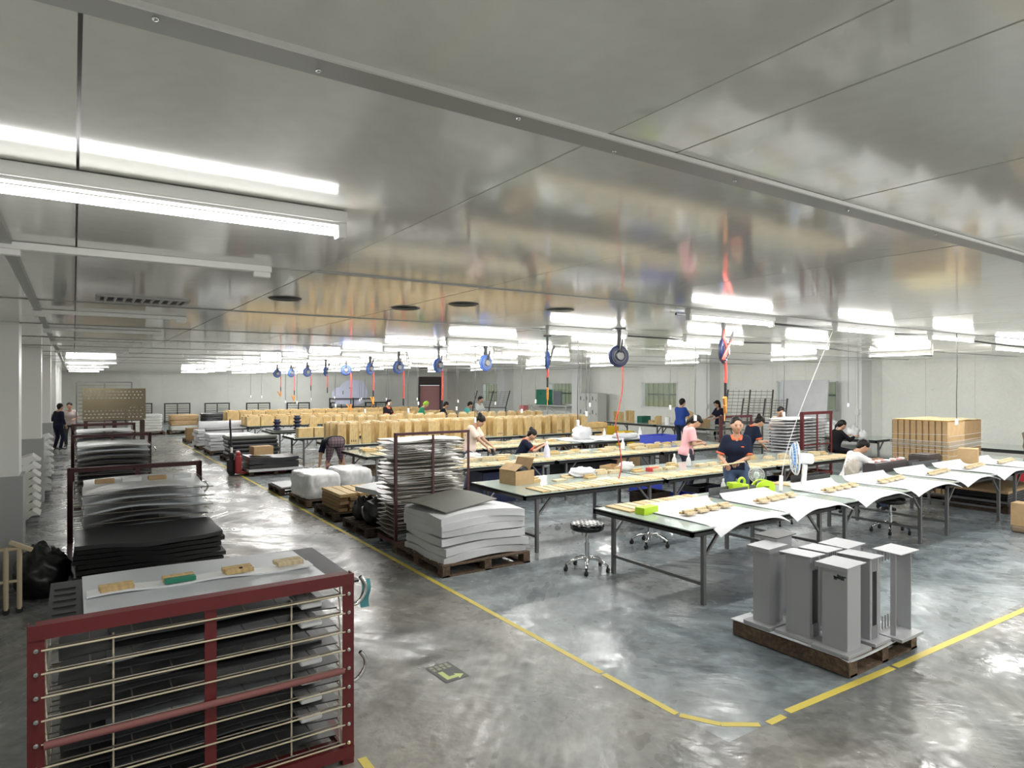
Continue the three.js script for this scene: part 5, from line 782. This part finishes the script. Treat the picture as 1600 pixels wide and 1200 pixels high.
function person(o) {
  // local frame: +z is where the person faces, x to their left hand, heights in metres
  const s = o.s ?? 0.93, det = o.det ?? 1, py = (o.py ?? 0.93) * s, lean = (o.lean ?? 4) * D, skin = o.skin ?? [0.5, 0.29, 0.19];
  const up = [0, Math.cos(lean), Math.sin(lean)], fw = [0, -Math.sin(lean), Math.cos(lean)], pel = [0, py, o.pz ?? 0];
  const sp_ = (h, x = 0, z = 0) => vadd(vadd(vadd(pel, up, h * s), fw, z * s), [x * s, 0, 0]);
  const hp = (o.headPitch ?? 10) * D + lean * 0.6, hy = (o.headYaw ?? 0) * D;
  const neck = sp_(0.5, 0, 0.0), hu = [0, Math.cos(hp), Math.sin(hp)], hf0 = [0, -Math.sin(hp), Math.cos(hp)], hx = vnorm(vadd([Math.cos(hy), 0, 0], hf0, -Math.sin(hy))), hf = vnorm(vcross(hx, hu).map((v) => v));
  const hc = vadd(vadd(neck, hu, 0.155 * s), hf, 0.02 * s), H = (x, y, z) => vadd(vadd(vadd(hc, hx, x * s), hu, y * s), hf, z * s);
  const shL = sp_(0.44, 0.152), shR = sp_(0.44, -0.152);
  const hands = [[1, shL, o.hl ?? [0.22, 0.78 * s, 0.12]], [-1, shR, o.hr ?? [-0.22, 0.78 * s, 0.12]]].map(([sd, sh, t]) => { const [el, wr] = ik(sh, t, 0.285 * s, 0.25 * s, o.pole?.[sd > 0 ? 0 : 1] ?? [sd * 0.6, -0.7, -0.5]); return { sd, sh, el, wr }; });
  const legs = [1, -1].map((sd) => { const hip = vadd(pel, [sd * 0.095 * s, -0.03, 0]), ft = o.feet?.[sd > 0 ? 0 : 1] ?? [sd * 0.12, 0.0], ank = [ft[0], 0.085 * s, ft[1] - 0.02]; const [kn] = ik(hip, ank, 0.42 * s, 0.42 * s, o.knee ?? [sd * 0.1, 0, 1]); return { sd, hip, kn, ank, toe: [ft[0] + sd * 0.015, 0.04, ft[1] + 0.13] }; });
  const c = (a, b, ra, rb_, k = 0.04, ex = {}) => ({ a, b, ra: ra * s, rb: (rb_ ?? ra) * s, k, ...ex });
  const torso = (g) => [c(sp_(0.0, -0.07), sp_(0.0, 0.07), 0.112 + g, 0.112 + g, 0.06), c(sp_(0.17, -0.055), sp_(0.17, 0.055), 0.095 + g, 0.095 + g, 0.08), c(sp_(0.31, -0.075, 0.015), sp_(0.31, 0.075, 0.015), 0.104 + g, 0.104 + g, 0.08), c(sp_(0.3, -0.06, 0.06), sp_(0.3, 0.06, 0.06), 0.07 + g, 0.07 + g, 0.05), c(sp_(0.425, -0.12, -0.01), sp_(0.425, 0.12, -0.01), 0.062 + g, 0.062 + g, 0.07)];
  // skin
  const neckP = [c(sp_(0.42), vadd(hc, hu, -0.06 * s), 0.055, 0.05, 0.05)];
  const body = [...torso(-0.012), ...neckP];
  for (const h of hands) body.push(c(h.sh, h.el, 0.046, 0.036, 0.03), c(h.el, h.wr, 0.036, 0.024, 0.012));
  for (const l of legs) body.push(c(l.hip, l.kn, 0.078, 0.05, 0.03), c(l.kn, l.ank, 0.05, 0.033, 0.02), c(l.ank, l.toe, 0.042, 0.032, 0.03), c(l.ank, vadd(l.ank, [0, -0.045, -0.03]), 0.036, 0.034, 0.02));
  const shoe = o.shoes ?? [0.03, 0.03, 0.035];
  const geos = [fieldMesh(body, det ? 0.014 : 0.022, (x, y, z) => y < 0.1 ? shoe : skin)];
  // head
  const hd = [c(H(0, 0.035, -0.015), H(0, 0.03, 0.0), 0.088, 0.088), c(H(0, -0.03, 0.02), H(0, -0.07, 0.045), 0.062, 0.042, 0.05), c(H(-0.035, -0.02, 0.045), H(0.035, -0.02, 0.045), 0.036, 0.036, 0.04), c(H(0, 0.012, 0.085), H(0, -0.024, 0.1), 0.008, 0.015, 0.016), c(H(0, -0.055, 0.082), H(0, -0.058, 0.082), 0.012, 0.012, 0.02), c(H(-0.022, -0.055, 0.074), H(0.022, -0.055, 0.074), 0.009, 0.009, 0.012), c(H(-0.03, 0.03, 0.077), H(0.03, 0.03, 0.077), 0.012, 0.012, 0.02), c(vadd(hc, hu, -0.05 * s), neck, 0.05, 0.052, 0.03)];
  for (const q of [-1, 1]) hd.push(c(H(q * 0.088, 0.012, -0.008), H(q * 0.084, -0.025, 0.0), 0.013, 0.01, 0.012, {}));
  const eyes = [-1, 1].map((q) => H(q * 0.033, 0.008, 0.083)), brows = [-1, 1].map((q) => H(q * 0.034, 0.03, 0.088)), lip = H(0, -0.056, 0.088);
  geos.push(fieldMesh(hd, det > 1 ? 0.005 : det ? 0.008 : 0.012, (x, y, z) => {
    const p = [x, y, z], near = (q, rx, ry) => { const d = vsub(p, q); return Math.hypot(vdot(d, hx) / rx, vdot(d, hu) / ry) < s && vdot(d, hf) > -0.03; };
    for (const e of eyes) if (near(e, 0.0145, 0.007)) return [0.03, 0.02, 0.02]; for (const e of brows) if (near(e, 0.019, 0.004)) return [0.06, 0.04, 0.035]; if (near(lip, 0.023, 0.009)) return [0.38, 0.13, 0.11]; return skin;
  }));
  // hands: palm, four fingers, thumb
  for (const h of hands) {
    const d = vnorm(vsub(h.wr, h.el)), nrm0 = o.palm ?? [0, -1, 0.1]; let n = vadd(nrm0, d, -vdot(nrm0, d)); n = vnorm(n); const w = vcross(d, n).map((v) => v * h.sd * -1);
    const Q = (a, b, e) => vadd(vadd(vadd(h.wr, d, a * s), w, b * s), n, e * s), hp_ = [c(Q(-0.02, 0, 0), Q(0.02, 0, 0), 0.024, 0.023, 0.01)];
    for (let k = 0; k < 4; k++) { const b = (k - 1.5) * 0.019, L = [0.066, 0.074, 0.07, 0.056][k], cu = o.curl ?? 0.8; hp_.push(c(Q(0.01, b * 0.6, 0), Q(0.078, b, 0.004), 0.0125, 0.0105, 0.008)); const m = Q(0.078 + L * 0.5 * Math.cos(cu * 0.6), b * 1.08, 0.004 + L * 0.5 * Math.sin(cu * 0.6)); hp_.push(c(Q(0.078, b, 0.004), m, 0.0092, 0.0085, 0.004), c(m, vadd(vadd(m, d, L * 0.5 * s * Math.cos(cu * 1.5)), n, L * 0.5 * s * Math.sin(cu * 1.5)), 0.0085, 0.0072, 0.004)); }
    hp_.push(c(Q(0.015, -0.018, 0.006), Q(0.05, -0.043, 0.022), 0.013, 0.0105, 0.008), c(Q(0.05, -0.043, 0.022), Q(0.082, -0.042, 0.035), 0.0105, 0.008, 0.004));
    geos.push(fieldMesh(hp_, det > 1 ? 0.004 : det ? 0.006 : 0.009, () => skin));
  }
  const root = thing('person', o.label, 'person', [o.x, o.y ?? 0, -o.u], Math.atan2(o.face[0], -o.face[1]), o.group);
  const bodyM = new THREE.Mesh(mergeGeometries(geos.map((g) => { for (const k of Object.keys(g.attributes)) if (!['position', 'normal', 'color'].includes(k)) g.deleteAttribute(k); return g; })), skinM); bodyM.name = 'body'; root.add(bodyM);
  // shirt
  const cg = det ? 0.012 : 0.02, sl = o.sleeve ?? 0.75;
  const sh = [...torso(0.012)]; sh.push(c(sp_(-0.06, -0.075), sp_(-0.06, 0.075), 0.118, 0.118, 0.05));
  for (const h of hands) { if (sl <= 1) sh.push(c(h.sh, vlerp(h.sh, h.el, sl), 0.062, 0.068, 0.045)); else sh.push(c(h.sh, h.el, 0.06, 0.052, 0.045), c(h.el, vlerp(h.el, h.wr, sl - 1), 0.052, 0.042, 0.03)); }
  const hem = sp_(o.hem ?? -0.08); sh.push({ ...c(sp_(0.47, 0, 0.025), sp_(0.62, 0, 0.05), 0.064, 0.075), neg: true }, { ...c(sp_(0.4, 0, 0.13), sp_(0.47, 0, 0.08), 0.012, 0.04), neg: true });
  mesh('shirt', fieldMesh(sh, cg, null, (x, y, z) => Math.max(-vdot(vsub([x, y, z], hem), up), ...hands.map((h) => { if (sl > 1) return -1; const e = vlerp(h.sh, h.el, sl + 0.05), ax = vnorm(vsub(h.el, h.sh)), q = vsub([x, y, z], e), al = vdot(q, ax), rad = vlen(vadd(q, ax, -al)); return rad < 0.11 && al > -0.08 && h.sd * x > 0.12 * s ? al : -1; }))), cloth(o.shirt), root);
  if (o.trim) {
    const cp = []; for (let k = 0; k < 9; k++) { const a = (-2.45 + 4.9 * k / 8), nx_ = Math.sin(a) * 0.075, nz_ = -Math.cos(a) * 0.065; cp.push(sp_(0.485 - 0.045 * Math.max(0, -Math.cos(a)) , nx_, nz_ + 0.005)); }
    const col = []; for (let k = 0; k < 8; k++) col.push(c(cp[k], cp[k + 1], k === 0 ? 0.034 : k === 7 ? 0.026 : 0.024, k === 0 ? 0.026 : k === 7 ? 0.034 : 0.024, 0.01));
    mesh('collar', fieldMesh(col, det ? 0.007 : 0.012), cloth(o.trim), root);
    for (const h of hands) { const a = vlerp(h.sh, h.el, sl - 0.02), b = vlerp(h.sh, h.el, sl + 0.055); const g = rod(a, b, 0.072 * s, 14); mesh('sleeve_trim', g, cloth(o.trim), root); }
    const bd = mesh('badge', [sp(0.012, 0, 0, 0, 2.2, 0.7, 0.4, 8)], cloth(o.trim), root); const q = sp_(0.34, 0.075, 0.143); bd.position.set(...q);
  }
  // trousers
  const tr = [c(sp_(-0.02, -0.07), sp_(-0.02, 0.07), 0.125, 0.125, 0.06)];
  for (const l of legs) tr.push(c(l.hip, l.kn, 0.1, 0.066, 0.03), c(l.kn, vlerp(l.kn, l.ank, 0.93), 0.066, 0.056, 0.02));
  mesh('trousers', fieldMesh(tr, cg, null, (x, y, z) => Math.max(vdot(vsub([x, y, z], sp_(0.08)), up), 0.09 * s - y)), cloth(o.pants ?? [0.03, 0.04, 0.07]), root);
  // hair
  if (o.hair !== 'none') {
    const hr = [c(H(0, 0.05, -0.022), H(0, 0.045, -0.012), 0.098, 0.096, 0.03), c(H(0, 0.0, -0.045), H(0, -0.035, -0.045), 0.08, 0.06, 0.03)];
    if (o.hair === 'bun') hr.push(c(H(0, 0.09, -0.115), H(0, 0.1, -0.12), 0.044, 0.04, 0.02)); if (o.hair === 'tail') hr.push(c(H(0, 0.03, -0.11), H(0, -0.1, -0.13), 0.035, 0.03, 0.03), c(H(0, -0.1, -0.13), H(0, -0.2, -0.11), 0.03, 0.012, 0.02)); if (o.hair === 'long') hr.push(c(H(-0.06, -0.02, -0.03), H(-0.05, -0.12, -0.03), 0.05, 0.04, 0.04), c(H(0.06, -0.02, -0.03), H(0.05, -0.12, -0.03), 0.05, 0.04, 0.04));
    if (o.fringe) hr.push(c(H(-0.05, 0.075, 0.06), H(0.05, 0.075, 0.06), 0.035, 0.035, 0.03));
    hr.push({ ...c(H(0, -0.045, 0.105), H(0, o.fringe ? 0.02 : 0.035, 0.115), 0.095, 0.075), neg: true });
    mesh('hair', fieldMesh(hr, det > 1 ? 0.006 : det ? 0.009 : 0.013), o.cap ? cloth(o.cap) : hairM, root);
  }
  return root;
}
const NAVY = [0.012, 0.016, 0.035], ORANGE = [0.85, 0.18, 0.08];
// the woman standing in the middle, looking at the camera
person({ hem: -0.02, x: 8.19, u: 6.2, face: [-0.72, -0.69], s: 0.955, det: 2, headPitch: 2, headYaw: 8, lean: 2, label: 'woman in a navy polo with orange collar standing and facing the viewer', hl: [0.0, 1.0, 0.25], hr: [-0.17, 0.97, 0.25], shirt: NAVY, trim: ORANGE, pants: denim, hair: 'plain', sleeve: 0.8, palm: [-0.2, -1, 0.1], pole: [[0.55, -0.7, -0.35], [-0.5, -0.8, -0.4]] });
single('wooden_lath', [rb(0.46, 0.012, 0.06, 0.003, 0, 0, 0, 0, 0, 0.16)], M.woodPale, 'pale lath held by the standing woman in the navy polo', 'lath', [7.83, 0.975, -6.06], -0.59);
person({ x: 9.55, u: 8.35, face: [0.75, -0.45], s: 0.93, det: 1, headPitch: 38, lean: 10, label: 'woman in a pink T-shirt looking down at her hands', hl: [0.06, 1.04, 0.26], hr: [-0.08, 1.02, 0.27], shirt: [0.8, 0.42, 0.44], pants: [0.05, 0.05, 0.07], hair: 'tail', fringe: true });
person({ x: 11.25, u: 8.3, face: [0.9, -0.4], s: 0.92, det: 1, headPitch: 35, lean: 24, label: 'woman in a navy polo bending over the plank row, behind the standing woman', hl: [0.15, 0.86, 0.5], hr: [-0.1, 0.98, 0.38], shirt: NAVY, trim: ORANGE, pants: [0.03, 0.03, 0.04], hair: 'bun' });
person({ x: 11.0, u: 5.95, face: [0.75, -0.6], s: 0.92, det: 1, py: 0.58, pz: -0.1, headPitch: 35, lean: 16, label: 'seated woman in a white T-shirt working at the front table row', hl: [0.16, 0.84, 0.46], hr: [-0.12, 0.84, 0.44], feet: [[0.14, 0.5], [-0.14, 0.45]], shirt: [0.8, 0.79, 0.78], pants: denim, hair: 'plain', sleeve: 0.7 });
person({ x: 6.5, u: 11.2, face: [0.55, -0.75], s: 0.93, det: 1, headPitch: 42, lean: 14, label: 'woman in a cream T-shirt standing at the third row, looking down', hl: [0.2, 0.9, 0.4], hr: [-0.05, 0.88, 0.42], shirt: [0.8, 0.64, 0.55], pants: [0.12, 0.14, 0.2], hair: 'bun' });
person({ x: 7.7, u: 11.25, face: [0.75, -0.55], s: 0.92, det: 1, py: 0.6, headPitch: 30, lean: 24, label: 'seated woman in a navy polo beside the woman in cream', hl: [0.2, 0.85, 0.5], hr: [-0.1, 0.85, 0.52], feet: [[0.14, 0.42], [-0.14, 0.4]], shirt: NAVY, trim: ORANGE, pants: [0.03, 0.03, 0.05], hair: 'bun' });
person({ x: 4.6, u: 13.55, face: [0.1, 1], s: 0.98, det: 1, py: 0.92, lean: 96, headPitch: 30, label: 'person in plaid trousers bending over behind the white wrapped bales', hl: [0.28, 0.32, 0.3], hr: [-0.28, 0.32, 0.3], feet: [[0.16, 0], [-0.16, 0.0]], shirt: [0.014, 0.016, 0.03], pants: plaidM, hair: 'plain' });
person({ x: 15.75, u: 14.0, face: [1, 0.1], s: 0.98, det: 1, headPitch: 18, lean: 4, label: 'person in a royal blue shirt seen from behind at the window-side table', hl: [0.2, 0.95, 0.35], hr: [-0.2, 0.95, 0.35], shirt: [0.02, 0.05, 0.22], pants: [0.02, 0.03, 0.05], hair: 'plain' });
person({ x: 17.9, u: 14.2, face: [-1, 0.25], s: 0.93, det: 1, headPitch: 20, lean: 4, label: 'woman in dark clothes packing the open carton by the wall', hl: [0.2, 1.0, 0.36], hr: [-0.15, 1.0, 0.36], shirt: [0.012, 0.014, 0.03], pants: [0.012, 0.014, 0.02], hair: 'long', fringe: true });
person({ x: 15.55, u: 8.9, face: [0.8, -0.5], s: 0.92, det: 0, py: 0.6, headPitch: 25, lean: 12, label: 'person in black seated beside the rack of white trays, seen from behind', hl: [0.2, 0.85, 0.45], hr: [-0.12, 0.85, 0.45], feet: [[0.14, 0.4], [-0.14, 0.4]], shirt: [0.008, 0.008, 0.01], pants: [0.01, 0.01, 0.014], hair: 'tail', sleeve: 1.7 });
person({ x: 14.9, u: 10.0, face: [-0.5, -0.7], s: 0.92, det: 0, headPitch: 25, lean: 8, label: 'person whose face shows between the two maroon racks', hl: [0.2, 0.95, 0.3], hr: [-0.2, 0.95, 0.3], shirt: [0.5, 0.45, 0.4], hair: 'plain' });
person({ x: 9.0, u: 21.2, face: [0.4, -0.7], s: 0.94, det: 0, headPitch: 15, lean: 6, label: 'person in a dark polo with orange collar standing by the dark far wall', hl: [0.1, 1.0, 0.34], hr: [-0.1, 1.0, 0.34], shirt: [0.02, 0.015, 0.02], trim: ORANGE, hair: 'plain' });
person({ x: 10.2, u: 19.0 + 2.2, face: [0.8, -0.4], s: 0.93, det: 0, headPitch: 30, lean: 22, label: 'person in green with a lime cap bending near the far door', hl: [0.1, 0.95, 0.4], hr: [-0.1, 0.95, 0.4], shirt: [0.03, 0.22, 0.12], cap: [0.3, 0.5, 0.05], hair: 'plain' });
person({ x: 11.1, u: 21.2, face: [0.9, -0.3], s: 0.93, det: 0, py: 0.85, headPitch: 25, lean: 14, label: 'person in black at the further tables, between the green and teal ones', hl: [0.1, 0.95, 0.4], hr: [-0.1, 0.95, 0.4], shirt: [0.01, 0.01, 0.012], hair: 'plain' });
person({ x: 12.0, u: 21.0, face: [0.9, -0.3], s: 0.93, det: 0, py: 0.85, headPitch: 25, lean: 14, label: 'person in a teal shirt at the further tables', hl: [0.1, 0.95, 0.4], hr: [-0.1, 0.95, 0.4], shirt: [0.1, 0.45, 0.42], hair: 'plain' });
person({ x: 12.7, u: 21.2, face: [0.3, -0.9], s: 0.98, det: 0, headPitch: 20, lean: 5, label: 'person in a pale grey shirt standing below the furthest window', hl: [0.2, 0.95, 0.3], hr: [-0.2, 0.95, 0.3], shirt: [0.55, 0.58, 0.56], hair: 'plain' });
person({ x: -0.42, u: 25.5, face: [0.6, 0.5], s: 0.88, det: 0, headPitch: 10, label: 'person in long dark clothes standing far down the dim aisle', hl: [0.15, 0.95, 0.2], hr: [-0.2, 0.8, 0.1], shirt: [0.012, 0.014, 0.03], pants: [0.012, 0.014, 0.03], hair: 'plain', sleeve: 1.7 });
person({ x: -0.1, u: 26.6, face: [-0.2, -0.9], s: 0.88, det: 0, headPitch: 15, label: 'person in a pale printed top far down the dim aisle', hl: [0.15, 0.95, 0.25], hr: [-0.15, 0.95, 0.25], shirt: [0.5, 0.42, 0.4], pants: [0.05, 0.05, 0.05], hair: 'plain' });

// ---------------------------------------------------------------- hand over
scene.traverse((o) => { if (o.isMesh) { o.castShadow = true; o.receiveShadow = true; } if (o.isRectAreaLight) o.castShadow = true; });
renderer.render(scene, camera);
